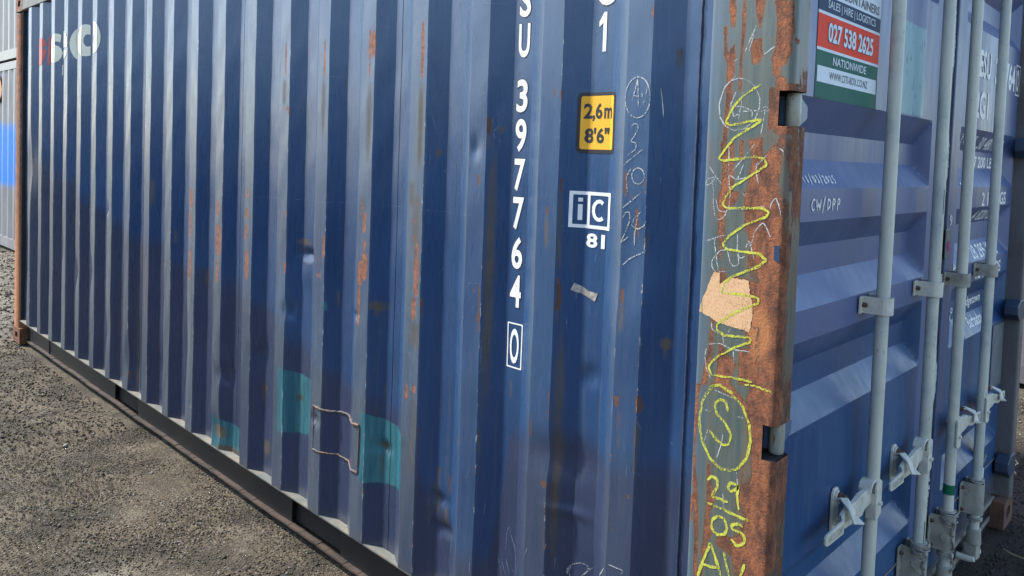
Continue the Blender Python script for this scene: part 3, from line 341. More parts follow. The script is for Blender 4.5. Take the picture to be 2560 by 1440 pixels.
def stones():
    # loose chippings, far too many to count: one object
    octv = np.array([(1,0,0),(-1,0,0),(0,1,0),(0,-1,0),(0,0,1),(0,0,-1)], float)
    octf = np.array([(0,2,4),(2,1,4),(1,3,4),(3,0,4),(2,0,5),(1,2,5),(3,1,5),(0,3,5)])
    P = []
    def area(x0, x1, y0, y1, dens, smin, smax, big=0.0, brown=0):
        n = int((x1-x0)*(y1-y0)*dens)
        s = smin + (smax-smin)*RNG.random(n)**2.6
        P.append(np.stack([RNG.uniform(x0, x1, n), RNG.uniform(y0, y1, n), s, np.full(n, brown)], -1))
    area(-3.6, -1.2, -1.3, 0.06, 12000, 0.0018, 0.0052)
    area(-6.0, -3.6, -1.9, 0.0, 4200, 0.0025, 0.0085)
    area(-12.5, -6.0, -2.5, 1.3, 700, 0.004, 0.016)
    area(-1.0, 0.8, 1.3, 3.6, 3800, 0.0025, 0.007, brown=1)
    area(-1.2, 0.8, 3.6, 4.7, 3000, 0.003, 0.010)
    area(-4.0, 0.8, -1.9, 3.6, 22, 0.007, 0.014)
    P = np.concatenate(P); n = len(P)
    ok = ~((P[:, 0] > -6.0) & (P[:, 0] < -0.0) & (P[:, 1] > 0.05) & (P[:, 1] < 2.4)); P = P[ok]; n = len(P)
    sc = P[:, 2][:, None, None] * RNG.uniform(0.6, 1.35, (n, 1, 3)) * np.array([1.15, 1.15, 0.75])
    v = octv[None] * sc * RNG.uniform(0.75, 1.2, (n, 6, 1))
    a = RNG.uniform(0, 6.28, n); b = RNG.uniform(-0.5, 0.5, n)
    ca, sa, cb, sb = np.cos(a), np.sin(a), np.cos(b), np.sin(b)
    x, y, z = v[..., 0], v[..., 1], v[..., 2]
    x, z = x*cb[:, None]-z*sb[:, None], x*sb[:, None]+z*cb[:, None]
    x, y = x*ca[:, None]-y*sa[:, None], x*sa[:, None]+y*ca[:, None]
    co = np.stack([x + P[:, 0][:, None], y + P[:, 1][:, None], z + P[:, 2][:, None]*0.25 - 0.010], -1).reshape(-1, 3)
    f = (octf[None] + (np.arange(n)*6)[:, None, None]).reshape(-1, 3)
    me = bpy.data.meshes.new('loose_gravel')
    me.vertices.add(len(co)); me.vertices.foreach_set('co', co.astype(np.float32).ravel())
    me.loops.add(f.size); me.loops.foreach_set('vertex_index', f.ravel().astype(np.int32))
    me.polygons.add(len(f)); me.polygons.foreach_set('loop_start', np.arange(0, f.size, 3, dtype=np.int32))
    me.update(calc_edges=True)
    r1 = np.repeat(RNG.random(n), 6); r2 = np.repeat(RNG.random(n), 6)
    set_attr(me, 'm1', [r1, r2, np.repeat(P[:, 3], 6)])
    t = NT('gravel_stone'); q1, q2, bb = t.attr('m1')
    col = t.mix(q1, (0.040, 0.033, 0.024), (0.128, 0.110, 0.078))
    col = t.mix(t.ramp(q2, 0.88, 0.95, 0, 0.9), col, (0.27, 0.26, 0.22)); col = t.mix(t.ramp(q2, 0.2, 0.1, 0, 0.8), col, (0.030, 0.030, 0.032))
    col = t.mix(t.math('MULTIPLY', bb, 0.78), col, (0.036, 0.027, 0.021))
    o = link('loose_gravel', me, t.fin(col, 0.9, spec=0.25)); o['kind'] = 'stuff'; o['label'] = 'loose grey and brown chippings lying over the yard'
stones()

# ------------------------------------------------------------------ the blue container
LEN, WID, HGT = 6.058, 2.438, 2.591
X0 = -0.279; PITCH = 0.278; DEP = 0.036
ZR0, ZR1 = 0.182, 2.475
def crease(n): return X0 - PITCH*(20-n)
def prof(x):
    x = np.asarray(x, float)
    t = np.mod(x - X0, PITCH)
    y = np.where(t < 0.070, DEP, np.where(t < 0.138, DEP*(1-(t-0.070)/0.068), np.where(t < 0.210, 0.0, DEP*(t-0.210)/0.068)))
    return np.where(x > X0, DEP, np.where(x < crease(0)-0.0, DEP, y)) if True else y
CR = sorted([crease(n)+d for n in range(0, 21) for d in (0, 0.070, 0.138, 0.210) if not (n == 20 and d > 0)])
BOX = empty('shipping_container', 'dark blue corrugated container with white numbers and a rusty corner post, nearest the viewer', 'container')
# upper edge of the painted ground reflection, patches, dents
FB = np.array([(-6.1,1.45),(-5.5,1.39),(-4.6,1.2),(-3.9,1.07),(-2.85,0.92),(-2.3,0.905),(-1.97,0.77),(-1.54,0.685),(-1.25,0.69),(-1.14,0.45),(-0.98,0.30),(-0.86,0.35),(-0.80,0.76),(-0.65,0.777),(-0.47,0.786),(-0.24,0.75),(0.1,0.74)])
TP = [(-2.052,-1.839,0.41,0.668,1.0),(-1.483,-1.262,0.392,0.635,1.0),(-2.69,-2.44,0.165,0.33,0.9),(-1.74,-1.72,0.94,0.98,0.8)]
DENTS = [(-1.78,0.53,0.03,0.02,0.010),(-1.39,0.53,0.035,0.022,0.012),(-0.60,0.74,0.10,0.05,0.010),(-0.56,0.60,0.06,0.015,-0.006),(-0.40,1.28,0.05,0.12,0.008),(-0.47,0.46,0.05,0.06,0.006),(-0.30,0.5,0.03,0.10,0.006),
  (-5.78,0.75,0.08,0.35,0.020),(-5.63,1.35,0.05,0.2,0.012),(-4.9,0.85,0.04,0.13,0.016),(-4.60,0.72,0.05,0.08,0.018),(-4.32,0.76,0.04,0.10,0.014),(-4.05,1.15,0.03,0.03,0.014),(-4.02,0.45,0.05,0.10,0.010),(-3.66,0.35,0.05,0.12,0.012),
  (-2.55,0.52,0.05,0.04,0.010),(-2.25,0.68,0.04,0.05,0.010),(-2.95,0.6,0.05,0.12,0.008),(-1.90,1.13,0.05,0.018,0.012),(-1.92,1.05,0.06,0.06,-0.006),(-0.66,0.30,0.06,0.02,0.012),(-1.10,0.45,0.04,0.02,0.010),(-1.07,0.36,0.05,0.02,0.010),(-3.25,0.42,0.05,0.05,0.012),(-2.6,0.26,0.06,0.07,0.012),
  (-1.55,0.96,0.03,0.012,0.008),(-2.0,0.9,0.03,0.03,0.008),(-0.52,0.97,0.03,0.03,0.008),(-0.95,1.55,0.02,0.03,0.006)]
def wall_fields(X, Z):
    Y = prof(X)
    for cx, cz, rx, rz, d in DENTS:
        g = np.exp(-(((X-cx)/rx)**2 + ((Z-cz)/rz)**2)); Y = Y + d*g
    # gentle waviness of beaten sheet
    Y = Y + 0.0010*np.sin(X*7.3+Z*3.1)*np.sin(Z*5.2+X*1.7) + 0.0006*np.sin(X*19+2*np.sin(Z*6.0)) * sstep(2.2, 0.6, Z) + 0.0005*np.sin(Z*23 + 5*np.sin(X*11))
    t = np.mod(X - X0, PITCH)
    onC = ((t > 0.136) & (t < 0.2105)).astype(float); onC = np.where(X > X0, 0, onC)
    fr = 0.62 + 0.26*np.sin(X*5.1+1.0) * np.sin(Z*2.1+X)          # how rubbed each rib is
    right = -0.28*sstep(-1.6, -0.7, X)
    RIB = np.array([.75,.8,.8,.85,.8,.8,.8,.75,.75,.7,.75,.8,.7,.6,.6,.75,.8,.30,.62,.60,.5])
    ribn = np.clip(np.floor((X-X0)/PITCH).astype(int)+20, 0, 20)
    scuff_sunlit = onC * np.clip(fr*RIB[ribn]*1.25 + right - 0.10*sstep(1.0, 0.3, Z), 0.15, 0.95)
    scuff_sunlit = np.maximum(scuff_sunlit, 0.55*sstep(0.092, 0.136, t)*(t <= 0.138)*(X < X0)*(0.35+0.65*sstep(0.6, 1.4, Z)))  # sunlight on the left-facing slopes, painted as a lighter tone
    rust = np.zeros_like(X); stain = np.zeros_like(X)
    def spot(arr, x, z, hz, hx, s, soft):
        m = (np.abs(X-x) < hx*2.2+0.02) & (np.abs(Z-z) < hz*1.2+0.02)
        if not m.any(): return
        u = np.abs(X[m]-x)/(hx*0.85+0.0022); w = np.abs(Z[m]-z)/(hz+0.003)
        g = s*np.clip(1.35-(u**2+w**4), 0, 1) if not soft else s*np.exp(-u**2)*np.clip(1.25-w**2, 0, 1)
        arr[m] = np.maximum(arr[m], g)
    for r in RUST:
        tr = (r[0]-X0) % PITCH; rib = 0.132 < tr < 0.214
        spot(rust, r[0], r[1], r[2], r[3]*(1 if rib else 0.7), r[4]*(0.95 if rib else 0.80), False)
        if not rib: spot(stain, r[0], r[1]-0.02, r[2]+0.022, r[3]*0.45, 0.55, True)
    for r in [(q_[0], q_[1], q_[2], q_[3], q_[4]*(0.62 if q_[2] > 0.2 else 1)) for q_ in STAIN] + [(-1.94, 0.565, 0.010, 0.022, 0.8), (-1.39, 0.535, 0.012, 0.018, 0.8), (-1.40, 0.46, 0.06, 0.006, 0.5), (-2.58, 0.26, 0.03, 0.05, 0.9), (-2.52, 0.19, 0.015, 0.09, 0.8)]: spot(stain, r[0], r[1], r[2], r[3]*1.2, r[4], True)
    # specks on the rubbed ribs through the middle of the wall
    band = onC * sstep(-4.1, -3.3, X)*sstep(-1.0, -1.4, X) * np.exp(-((Z-(1.15+0.0*X))/0.28)**2) * 0.36
    rust = np.maximum(rust, band)
    stain = np.maximum(stain, 0.30*np.exp(-((Z-ZR0)/0.05)**2))
    stain = np.maximum(stain, 0.5*((t > 0.262) | (t < 0.012))*sstep(-4.3, -3.6, X)*sstep(-3.0, -3.7, X)*sstep(1.3, 0.4, Z))
    fz = np.interp(X, FB[:, 0], FB[:, 1])
    fade_reflection = 0.5 + 0.5*np.clip((fz - Z)/0.16, -1, 1); fade_reflection = fade_reflection*sstep(0.05, 0.22, Z)
    teal = np.zeros_like(X)
    for x0, x1, z0, z1, s in TP:
        d = np.minimum(np.minimum(X-x0, x1-X), np.minimum(Z-z0+0.15*(x0-X), z1-Z-0.10*(X-x0)))
        teal = np.maximum(teal, s*(0.5+0.5*np.clip(d/0.012, -1, 1)))
    # chipped rib edges
    ed = np.exp(-((t-0.210)/0.006)**2) + 0.8*np.exp(-((t-0.138)/0.006)**2)
    chip = ed*0.52*np.clip(0.5+0.5*np.sin(Z*4.0+X*9)+0.4*sstep(1.7, 0.9, Z), 0, 1)*(X < X0)
    return Y, scuff_sunlit, rust, fade_reflection, teal, stain, chip
def wall_panels():
    edges = [-5.905, crease(4)+0.033, crease(8)+0.033, crease(12)+0.033, crease(16)+0.033, -0.2385, -0.192]
    for i in range(len(edges)-1):
        a, b = edges[i]+0.0014, edges[i+1]-0.0014
        st = 0.008 if b > -3.7 else 0.016
        key = [a] + [c for c in CR if a+0.002 < c < b-0.002] + [b]; xs = []
        for p, q in zip(key[:-1], key[1:]):
            tm = ((p+q)/2-X0) % PITCH; s2 = 0.0045 if (0.138 < tm < 0.210 and st < 0.01) else st
            k = max(2, int(math.ceil((q-p)/s2))); xs += list(np.linspace(p, q, k, endpoint=False))
        xs.append(b)
        zs = np.arange(ZR0, ZR1+0.001, 0.007 if b > -3.7 else 0.016)
        X, Z = np.meshgrid(np.array(xs), zs)
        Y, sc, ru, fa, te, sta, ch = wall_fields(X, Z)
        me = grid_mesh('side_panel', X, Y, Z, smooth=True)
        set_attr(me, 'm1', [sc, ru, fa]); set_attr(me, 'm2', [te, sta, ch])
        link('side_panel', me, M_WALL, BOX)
wall_panels()
def flat_attr(me, a=(0, 0, 0), b=(0, 0, 0)):
    n = len(me.vertices); set_attr(me, 'm1', [np.full(n, v) for v in a]); set_attr(me, 'm2', [np.full(n, v) for v in b])
# far long side, closed end and roof
def simple_corr(name, axis, a0, a1, b0, b1, base, sgn, mat, parent, amp=DEP, pitch=PITCH, vertical=True):
    k = int((a1-a0)/pitch); p = (a1-a0)/max(k, 1); xs = [a0]; ds = [0.0]
    for i in range(k):
        s = a0+i*p
        for t, d in ((0.12, 0), (0.37, 1), (0.63, 1), (0.88, 0)): xs.append(s+t*p); ds.append(d)
    xs.append(a1); ds.append(0.0); xs = np.array(xs); ds = base + sgn*amp*np.array(ds)
    zs = np.linspace(b0, b1, 3)
    A, B = np.meshgrid(xs, zs); D = np.tile(ds, (3, 1))
    if axis == 'side': me = grid_mesh(name, A, D, B)
    elif axis == 'end': me = grid_mesh(name, D, A, B)
    else: me = grid_mesh(name, A, B, D)
    flat_attr(me); return link(name, me, mat, parent)
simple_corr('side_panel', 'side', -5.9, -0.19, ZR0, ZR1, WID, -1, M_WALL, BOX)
simple_corr('end_panel', 'end', 0.15, WID-0.15, 0.15, 2.48, -LEN+0.02, 1, M_WALL, BOX)
simple_corr('roof_panel', 'top', -6.0, -0.05, 0.05, WID-0.05, 2.56, -1, M_WALL, BOX, 0.02, 0.209)

# black joint lines at the welded seams: a dark liner strip a little behind each gap
mb = MB()
for n in (4, 8, 12, 16): mb.box(crease(n)+0.033-0.004, crease(n)+0.033+0.004, DEP+0.010, DEP+0.013, ZR0, ZR1)
mb.box(-0.243, -0.234, DEP+0.004, DEP+0.013, ZR0, ZR1)
mb.obj('joint_backing', M_RUBBER, BOX, 'black joint lines between the welded wall sheets')
# rough weld bead beside the near post
zz = np.arange(0.19, 2.47, 0.012)
MB().tube([(-0.2385+random.uniform(-.0007, .0007), 0.0345, z) for z in zz], [0.0032+random.uniform(-.0009, .0009) for _ in zz], 6).obj('weld_bead', M_WELD, BOX, smooth=True)
MB().tube([(-0.1965+random.uniform(-.0007, .0007), 0.037, z) for z in zz], [0.0038+random.uniform(-.0012, .0012) for _ in zz], 6).obj('weld_bead', M_WELD, BOX, smooth=True)

# rails
mb = MB(); mb.box(-5.88, -0.18, 0.002, 0.070, 0.176, 0.1815); o = mb.obj('rail_top_flange', M_RAILTOP, None)
RAIL = MB()
pk = [(-4.03, -3.67), (-2.02, -1.67)]
segs = [(-5.88, pk[0][0]), (pk[0][1], pk[1][0]), (pk[1][1], -0.18)]
for a, b in segs: RAIL.box(a, b, 0.056, 0.062, 0.034, 0.176)
for a, b in pk: RAIL.box(a, b, 0.056, 0.062, 0.150, 0.176)
rail = RAIL.obj('bottom_rail', M_RAIL, BOX, 'black bottom side rail with fork pockets')
o.parent = rail
for a, b in pk: MB().box(a-0.01, b+0.01, 0.080, 0.5, 0.03, 0.175).obj('fork_pocket', M_DARK, rail)
zs_ = np.arange(-5.88, -0.18, 0.03)
lip = MB()
for i in range(len(zs_)-1):
    a, b = zs_[i], zs_[i+1]; w0 = 0.026+0.002*math.sin(a*9)+random.uniform(-.0015, .0015)
    lip.box(a, b, 0.034, 0.062, w0, w0+0.007)
lip.obj('rail_bottom_flange', M_RAILLIP, rail)
MB().box(-5.33, -5.322, 0.050, 0.055, 0.036, 0.172).obj('rail_joint', M_RUBBER, rail)
MB().box(-5.88, -0.18, WID-0.05, WID-0.01, 0.03, 0.182).obj('bottom_rail', M_RAIL, BOX)
mb = MB(); mb.box(-5.88, -0.18, 0.0, 0.055, 2.475, 2.585); mb.obj('top_rail', M_RAILTOP, BOX, 'worn beige grey top side rail', 0.004)
MB().box(-5.88, -0.18, WID-0.055, WID, 2.475, 2.585).obj('top_rail', M_RAILTOP, BOX)
MB().box(-LEN+0.01, -LEN+0.07, 0.16, WID-0.16, 0.02, 0.16).obj('end_sill', M_RAIL, BOX)
MB().box(-LEN+0.01, -LEN+0.07, 0.16, WID-0.16, 2.48, 2.58).obj('end_header', M_RAIL, BOX)
MB().box(-5.9, -0.1, 0.05, WID-0.05, 0.15, 0.17).obj('floor_deck', M_DARK, BOX)

# corner castings with their oval slots
def casting(parent, cx, cy, z0, sx, sy, mat, label=None):
    """cx,cy the outer corner; sx,sy = direction into the box"""
    W, D, H = 0.178, 0.162, 0.118
    mb = MB(); n = 20
    def face(u0, u1, v0, v1, f3, hole, depth):
        uc, vc = (u0+u1)/2, (v0+v1)/2; ou, ov = hole
        ring, sq = [], []
        for k in range(n):
            a = 2*math.pi*(k+0.5)/n; c, s = math.cos(a), math.sin(a)
            ring.append((uc+ou*np.sign(c)*abs(c)**0.8, vc+ov*np.sign(s)*abs(s)**0.8))
            m = max(abs(c)/((u1-u0)/2), abs(s)/((v1-v0)/2)); sq.append((uc+c/m, vc+s/m))
        corners = [(u0, v0), (u1, v0), (u1, v1), (u0, v1)]
        for q in corners:
            j = min(range(n), key=lambda k: (sq[k][0]-q[0])**2+(sq[k][1]-q[1])**2); sq[j] = q
        v = [f3(*q, 0) for q in sq] + [f3(*q, 0) for q in ring] + [f3(*q, depth) for q in ring]
        f = [(k, (k+1) % n, n+(k+1) % n, n+k) for k in range(n)] + [(n+k, n+(k+1) % n, 2*n+(k+1) % n, 2*n+k) for k in range(n)]
        f.append(tuple(2*n+k for k in range(n)))
        mb.add(v, f)
    face(0, W, 0, H, lambda u, v, d: (cx+sx*u, cy+sy*d, z0+v), (0.040, 0.025), 0.05)
    face(0, D, 0, H, lambda u, v, d: (cx+sx*d, cy+sy*u, z0+v), (0.040, 0.025), 0.05)
    x1, y1 = cx+sx*W, cy+sy*D
    q = [(cx, cy), (x1, cy), (x1, y1), (cx, y1)]
    mb.add([(a, b, z0) for a, b in q] + [(a, b, z0+H) for a, b in q], [(0, 1, 2, 3), (4, 5, 6, 7), (1, 2, 6, 5), (2, 3, 7, 6)])
    me = mb.mesh('corner_casting'); n_ = len(me.vertices); set_attr(me, 'm1', [np.full(n_, 0.3), np.zeros(n_), np.zeros(n_)])
    return link('corner_casting', me, mat, parent, label)
for z0 in (0.0, HGT-0.118):
    casting(BOX, -LEN, 0, z0, 1, 1, M_FARPOST)
    casting(BOX, -LEN, WID, z0, 1, -1, M_FARPOST)
    casting(BOX, 0, 0, z0, -1, 1, M_CAST)
    casting(BOX, 0, WID, z0, -1, -1, M_CAST, 'brown rusted corner casting under the grey post' if z0 == 0 else None)

# far end posts
def far_post(y, s):
    xs = [-LEN+0.004, -LEN+0.004, -LEN+0.010, -5.925, -5.918, -5.915, -5.905]
    ys = [0.10, 0.010, 0.004, 0.004, 0.012, 0.030, 0.060]
    zs = np.arange(0.118, 2.4735, 0.02); XX = np.tile(xs, (len(zs), 1)); YY = np.tile([y+s*v for v in ys], (len(zs), 1)); ZZ = np.tile(zs[:, None], (1, len(xs)))
    me = grid_mesh('corner_post', XX, YY, ZZ, flip=(s < 0)); n_ = len(me.vertices)
    xr = XX.reshape(-1); zr = ZZ.reshape(-1)
    set_attr(me, 'm1', [0.42+0.22*np.sin(zr*3.0)*np.sin(xr*40), np.zeros(n_), 0.35+0.3*np.sin(zr*1.7+1)])
    return link('corner_post', me, M_FARPOST, BOX, 'orange brown post at the far corner' if s > 0 else None)
far_post(0, 1); far_post(WID, -1)
MB().box(-5.9215, -5.905, 0.013, 0.075, 0.183, 2.472).obj('post_return', M_RUBBER, BOX, 'black strip beside the far post, standing in for shade on its return face')  # shade on the return face put in as black material

# near (door end) posts
PZ = [(0.225, 0.305), (0.911, 0.985), (1.613, 1.686), (2.31, 2.39)]     # hinge openings
def pip_dist(px, pz, poly):
    inside = np.zeros(px.shape, bool); dist = np.full(px.shape, 9.0); n = len(poly)
    for i in range(n):
        x1, z1 = poly[i]; x2, z2 = poly[(i+1) % n]
        c = ((z1 > pz) != (z2 > pz)) & (px < (x2-x1)*(pz-z1)/((z2-z1)+1e-12)+x1); inside ^= c
        dx, dz = x2-x1, z2-z1; L = dx*dx+dz*dz+1e-12
        t = np.clip(((px-x1)*dx+(pz-z1)*dz)/L, 0, 1); dist = np.minimum(dist, np.hypot(px-x1-t*dx, pz-z1-t*dz))
    return np.where(inside, dist, -dist)
def near_post(y, s, mat, label):
    pr = [(-0.1945, 0.060), (-0.1945, 0.030), (-0.1945, 0.008)]
    pr += [(-0.1945+0.008*(1-math.cos(a)), 0.008*(1-math.sin(a))) for a in np.linspace(0.3, 1.57, 4)]
    pr += [(x, 0.0) for x in np.linspace(-0.183, -0.022, 54)] + [(x, 0.0) for x in (-0.019, -0.016)]
    pr += [(-0.014+0.014*math.sin(a), 0.014*(1-math.cos(a))) for a in np.linspace(0.25, 1.57, 6)]
    pr += [(0.0, v) for v in np.linspace(0.018, 0.066, 14)]
    pr += [(-0.008*(1-math.cos(a)), 0.066+0.008*math.sin(a)) for a in np.linspace(0.3, 1.57, 5)]
    pr += [(-0.02, 0.0745), (-0.04, 0.0745), (-0.062, 0.0755), (-0.066, 0.080), (-0.066, 0.105), (-0.11, 0.106)]
    pr = np.array(pr)
    zs = np.unique(np.concatenate([np.arange(0.118, 2.474, 0.0045)] + [np.array(p) for p in PZ]))
    XX = np.tile(pr[:, 0], (len(zs), 1)); YY0 = np.tile(pr[:, 1], (len(zs), 1)); ZZ = np.tile(zs[:, None], (1, len(pr)))
    # rust-swollen, slightly rolled edges round the openings
    XX = XX.copy()
    xc = 0.5*(XX[:-1, :-1]+XX[1:, 1:]); zc = 0.5*(ZZ[:-1, :-1]+ZZ[1:, 1:])
    keep = np.ones(xc.shape, bool)
    for a, b in PZ: keep &= ~((xc > -0.0285) & (zc > a) & (zc < b)) | (np.tile(np.arange(len(pr)-1), (len(zs)-1, 1)) > len(pr)-5)
    px = np.where(np.tile(np.arange(len(pr)), (len(zs), 1)) > 58, XX + YY0*0.62, XX)
    rust = np.zeros_like(XX); orange = np.zeros_like(XX)
    if s > 0:
        d = np.full(XX.shape, -9.0)
        for p in RPOLY: d = np.maximum(d, pip_dist(px, ZZ, p))
        rust = 0.5 + 0.45*np.clip(d/0.007, -1, 1)
        wrap = 0.55*sstep(0.0, 0.03, YY0)*(XX > -0.03)*(0.5+0.5*np.sin(ZZ*7.0+1.0)); rust = np.where(YY0 > 0.03, 0.42+0.22*np.sin(ZZ*9.0)+0.1*np.sin(ZZ*31), rust)
        for a, b in PZ:
            g = np.exp(-((np.maximum(a-ZZ, ZZ-b).clip(0)/0.012)**2))*(XX > -0.05); rust = np.maximum(rust, 0.62*g)
        orange = np.exp(-(((px+0.045)/0.03)**2+((ZZ-1.17)/0.06)**2)) + 0.5*np.exp(-(((px+0.10)/0.05)**2+((ZZ-1.24)/0.10)**2))
        base = 0.455*sstep(-0.088, -0.066, px+0.010*np.sin(ZZ*11))*sstep(1.66, 1.55, ZZ+0.02*np.sin(px*90)); rust = np.where(YY0 < 0.03, np.maximum(rust, base+0.10*np.sin(ZZ*37+px*60)*(base > 0.2)), rust)
        rust = np.where(ZZ < 0.5, np.maximum(rust, 0.5), rust)
    pale = sstep(-0.150, -0.188, XX)*0.85 + 0.5*sstep(1.45, 2.0, ZZ)*sstep(-0.09, -0.16, XX)
    off = 0.0
    me = grid_mesh('corner_post', XX, (y+s*(YY0+off)), ZZ, keep=keep, smooth=True, flip=(s < 0))
    me2 = me
    set_attr(me2, 'm1', [rust, pale, orange])
    p = link('corner_post', me2, mat, BOX, label)
    for a, b in PZ:
        mk = MB(); mk.box(-0.075, -0.050, min(y+s*0.004, y+s*0.07), max(y+s*0.004, y+s*0.07), a-0.01, b+0.01)
        mk.box(-0.05, -0.005, min(y+s*0.003, y+s*0.07), max(y+s*0.003, y+s*0.07), b+0.001, b+0.004).box(-0.05, -0.005, min(y+s*0.003, y+s*0.07), max(y+s*0.003, y+s*0.07), a-0.004, a-0.001)
        mk.obj('hinge_recess', M_DARK, p)
        MB().tube([(-0.022, y+s*0.056, a+0.002), (-0.022, y+s*0.056, a+0.008), (-0.022, y+s*0.056, b-0.008), (-0.022, y+s*0.056, b-0.001)], [0.0145, 0.0165, 0.0165, 0.0145], 20).obj('hinge_knuckle', M_KNUCKLE, p, smooth=True)
        # leaf from the knuckle on to the door, with a chamfered end
        lf = MB(); zc_ = (a+b)/2; h = (b-a)/2-0.004
        poly = [(0.052, zc_-h), (0.115, zc_-h), (0.150, zc_-h*0.45), (0.150, zc_+h*0.45), (0.115, zc_+h), (0.052, zc_+h)]
        if s < 0: poly = [(0.010, zc_-h-0.010), (0.110, zc_-h-0.012), (0.150, zc_-h*0.5), (0.150, zc_+h*0.6), (0.105, zc_+h+0.010), (0.010, zc_+h+0.006)]
        lf.prism([(y+s*u, v) for u, v in poly], 'x', *((-0.058, -0.030) if s > 0 else (-0.050, 0.003)))
        lf.obj('hinge_leaf', M_HINGE if s > 0 else M_HINGED, p, bevel=0.004)
    return p
POST = near_post(0, 1, M_POST, 'rust-eaten corner post covered in yellow chalk marks')
POSTR = near_post(WID, -1, M_GREYPOST, 'dull grey corner post at the far side of the doors')

# ------------------------------------------------------------------ flat marks: 2D shapes laid on the real surface
def grid_cut(bm, step=0.02, limit=1.0):
    for ax in (0, 1):
        c = [v.co[ax] for v in bm.verts]
        if not c or max(c)-min(c) > limit: continue
        k = math.ceil(min(c)/step)*step
        while k < max(c):
            no = (1, 0, 0) if ax == 0 else (0, 1, 0)
            bmesh.ops.bisect_plane(bm, geom=bm.verts[:]+bm.edges[:]+bm.faces[:], plane_co=(k, k, 0), plane_no=no); k += step
def drape_side(bm, off, flat=False):
    grid_cut(bm, 0.02, 0.5)
    if not flat:
        xs = [v.co.x for v in bm.verts]
        if not xs: return
        a, b = min(xs), max(xs)
        for c in CR:
            if a < c < b: bmesh.ops.bisect_plane(bm, geom=bm.verts[:]+bm.edges[:]+bm.faces[:], plane_co=(c, 0, 0), plane_no=(1, 0, 0))
    for v in bm.verts:
        x, z = v.co.x, v.co.y
        y = 0.0 if flat else float(prof(x))
        if not flat:
            for cx, cz, rx, rz, d in DENTS:
                if abs(x-cx) < 3*rx and abs(z-cz) < 3*rz: y += d*math.exp(-(((x-cx)/rx)**2+((z-cz)/rz)**2))
            y += 0.0010*math.sin(x*7.3+z*3.1)*math.sin(z*5.2+x*1.7)+0.0006*math.sin(x*19+2*math.sin(z*6.0))*float(sstep(2.2, 0.6, np.array(z)))+0.0005*math.sin(z*23+5*math.sin(x*11))
        v.co = (x, y-off, z)
def bm_obj(bm, name, mat, parent, label=None):
    me = bpy.data.meshes.new(name); bm.to_mesh(me); bm.free()
    return link(name, me, mat, parent, label)
def ribbon(bm, pts, w, step=0.004, jit=0.25, drop=0.0, taper=True):
    pts = [np.array(p, float) for p in pts]; d = [0.0]
    for a, b in zip(pts[:-1], pts[1:]): d.append(d[-1]+float(np.hypot(*(b-a))))
    if d[-1] < 1e-5: return
    n = max(3, int(d[-1]/step)); s = np.linspace(0, d[-1], n)
    P = np.stack([np.interp(s, d, [p[0] for p in pts]), np.interp(s, d, [p[1] for p in pts])], -1)
    k = 3 if n > 8 else 1
    if n > 8:
        Q = P.copy()
        for _ in range(2): Q[1:-1] = (Q[:-2]+Q[1:-1]*2+Q[2:])/4
        P = Q
    T = np.gradient(P, axis=0); T /= (np.linalg.norm(T, axis=1)[:, None]+1e-9); N = np.stack([-T[:, 1], T[:, 0]], -1)
    ks = np.ones(5)/5
    sm = lambda: np.convolve(np.pad(RNG.uniform(-1, 1, n), 2, mode='edge'), ks, 'valid')
    wl = w/2*(1+jit*1.7*sm()+0.10*RNG.uniform(-1, 1, n)); wr = w/2*(1+jit*1.7*sm()+0.10*RNG.uniform(-1, 1, n))
    if taper: e = np.clip(np.minimum(np.arange(n), np.arange(n)[::-1])/3+0.4, 0, 1); wl *= e; wr *= e
    L = [bm.verts.new((*(P[i]+N[i]*wl[i]), 0)) for i in range(n)]; Rr = [bm.verts.new((*(P[i]-N[i]*wr[i]), 0)) for i in range(n)]
    for i in range(n-1):
        if drop and RNG.random() < drop: continue
        bm.faces.new((L[i], Rr[i], Rr[i+1], L[i+1]))
def poly2d(bm, pts): bm.faces.new([bm.verts.new((a, b, 0)) for a, b in pts])
def rrect(x0, x1, z0, z1, r, n=5):
    out = []
    for cx, cz, a0 in ((x1-r, z1-r, 0), (x0+r, z1-r, 90), (x0+r, z0+r, 180), (x1-r, z0+r, 270)):
        for k in range(n+1): a = R_(a0+90*k/n); out.append((cx+r*math.cos(a), cz+r*math.sin(a)))
    return out
def ring2d(bm, outer, inner):
    n = len(outer); A = [bm.verts.new((*p, 0)) for p in outer]; B = [bm.verts.new((*p, 0)) for p in inner]
    for i in range(n): bm.faces.new((A[i], A[(i+1) % n], B[(i+1) % n], B[i]))
_fc = {}
def text_bm(bm, body, x0, x1, z0, z1, bold=0.02, grow=0.0):
    """letters scaled to fill the given box"""
    cu = bpy.data.curves.new('t', 'FONT'); cu.body = body; cu.size = 1.0; cu.offset = bold+grow; cu.resolution_u = 4
    cu.fill_mode = 'FRONT'
    ob = bpy.data.objects.new('t', cu); C.objects.link(ob)
    dg = bpy.context.evaluated_depsgraph_get(); me = bpy.data.meshes.new_from_object(ob.evaluated_get(dg))
    n = len(me.vertices); co = np.empty(n*3); me.vertices.foreach_get('co', co); co = co.reshape(-1, 3)
    lo, hi = co.min(0), co.max(0)
    g = grow
    sx = (x1-x0)/(hi[0]-lo[0]-2*g); sz = (z1-z0)/(hi[1]-lo[1]-2*g)
    X = x0+(co[:, 0]-lo[0]-g)*sx; Zc = z0+(co[:, 1]-lo[1]-g)*sz
    vs = [bm.verts.new((X[i], Zc[i], 0)) for i in range(n)]
    for p in me.polygons:
        try: bm.faces.new([vs[i] for i in p.vertices])
        except ValueError: pass
    bpy.data.objects.remove(ob); bpy.data.curves.remove(cu); bpy.data.meshes.remove(me)

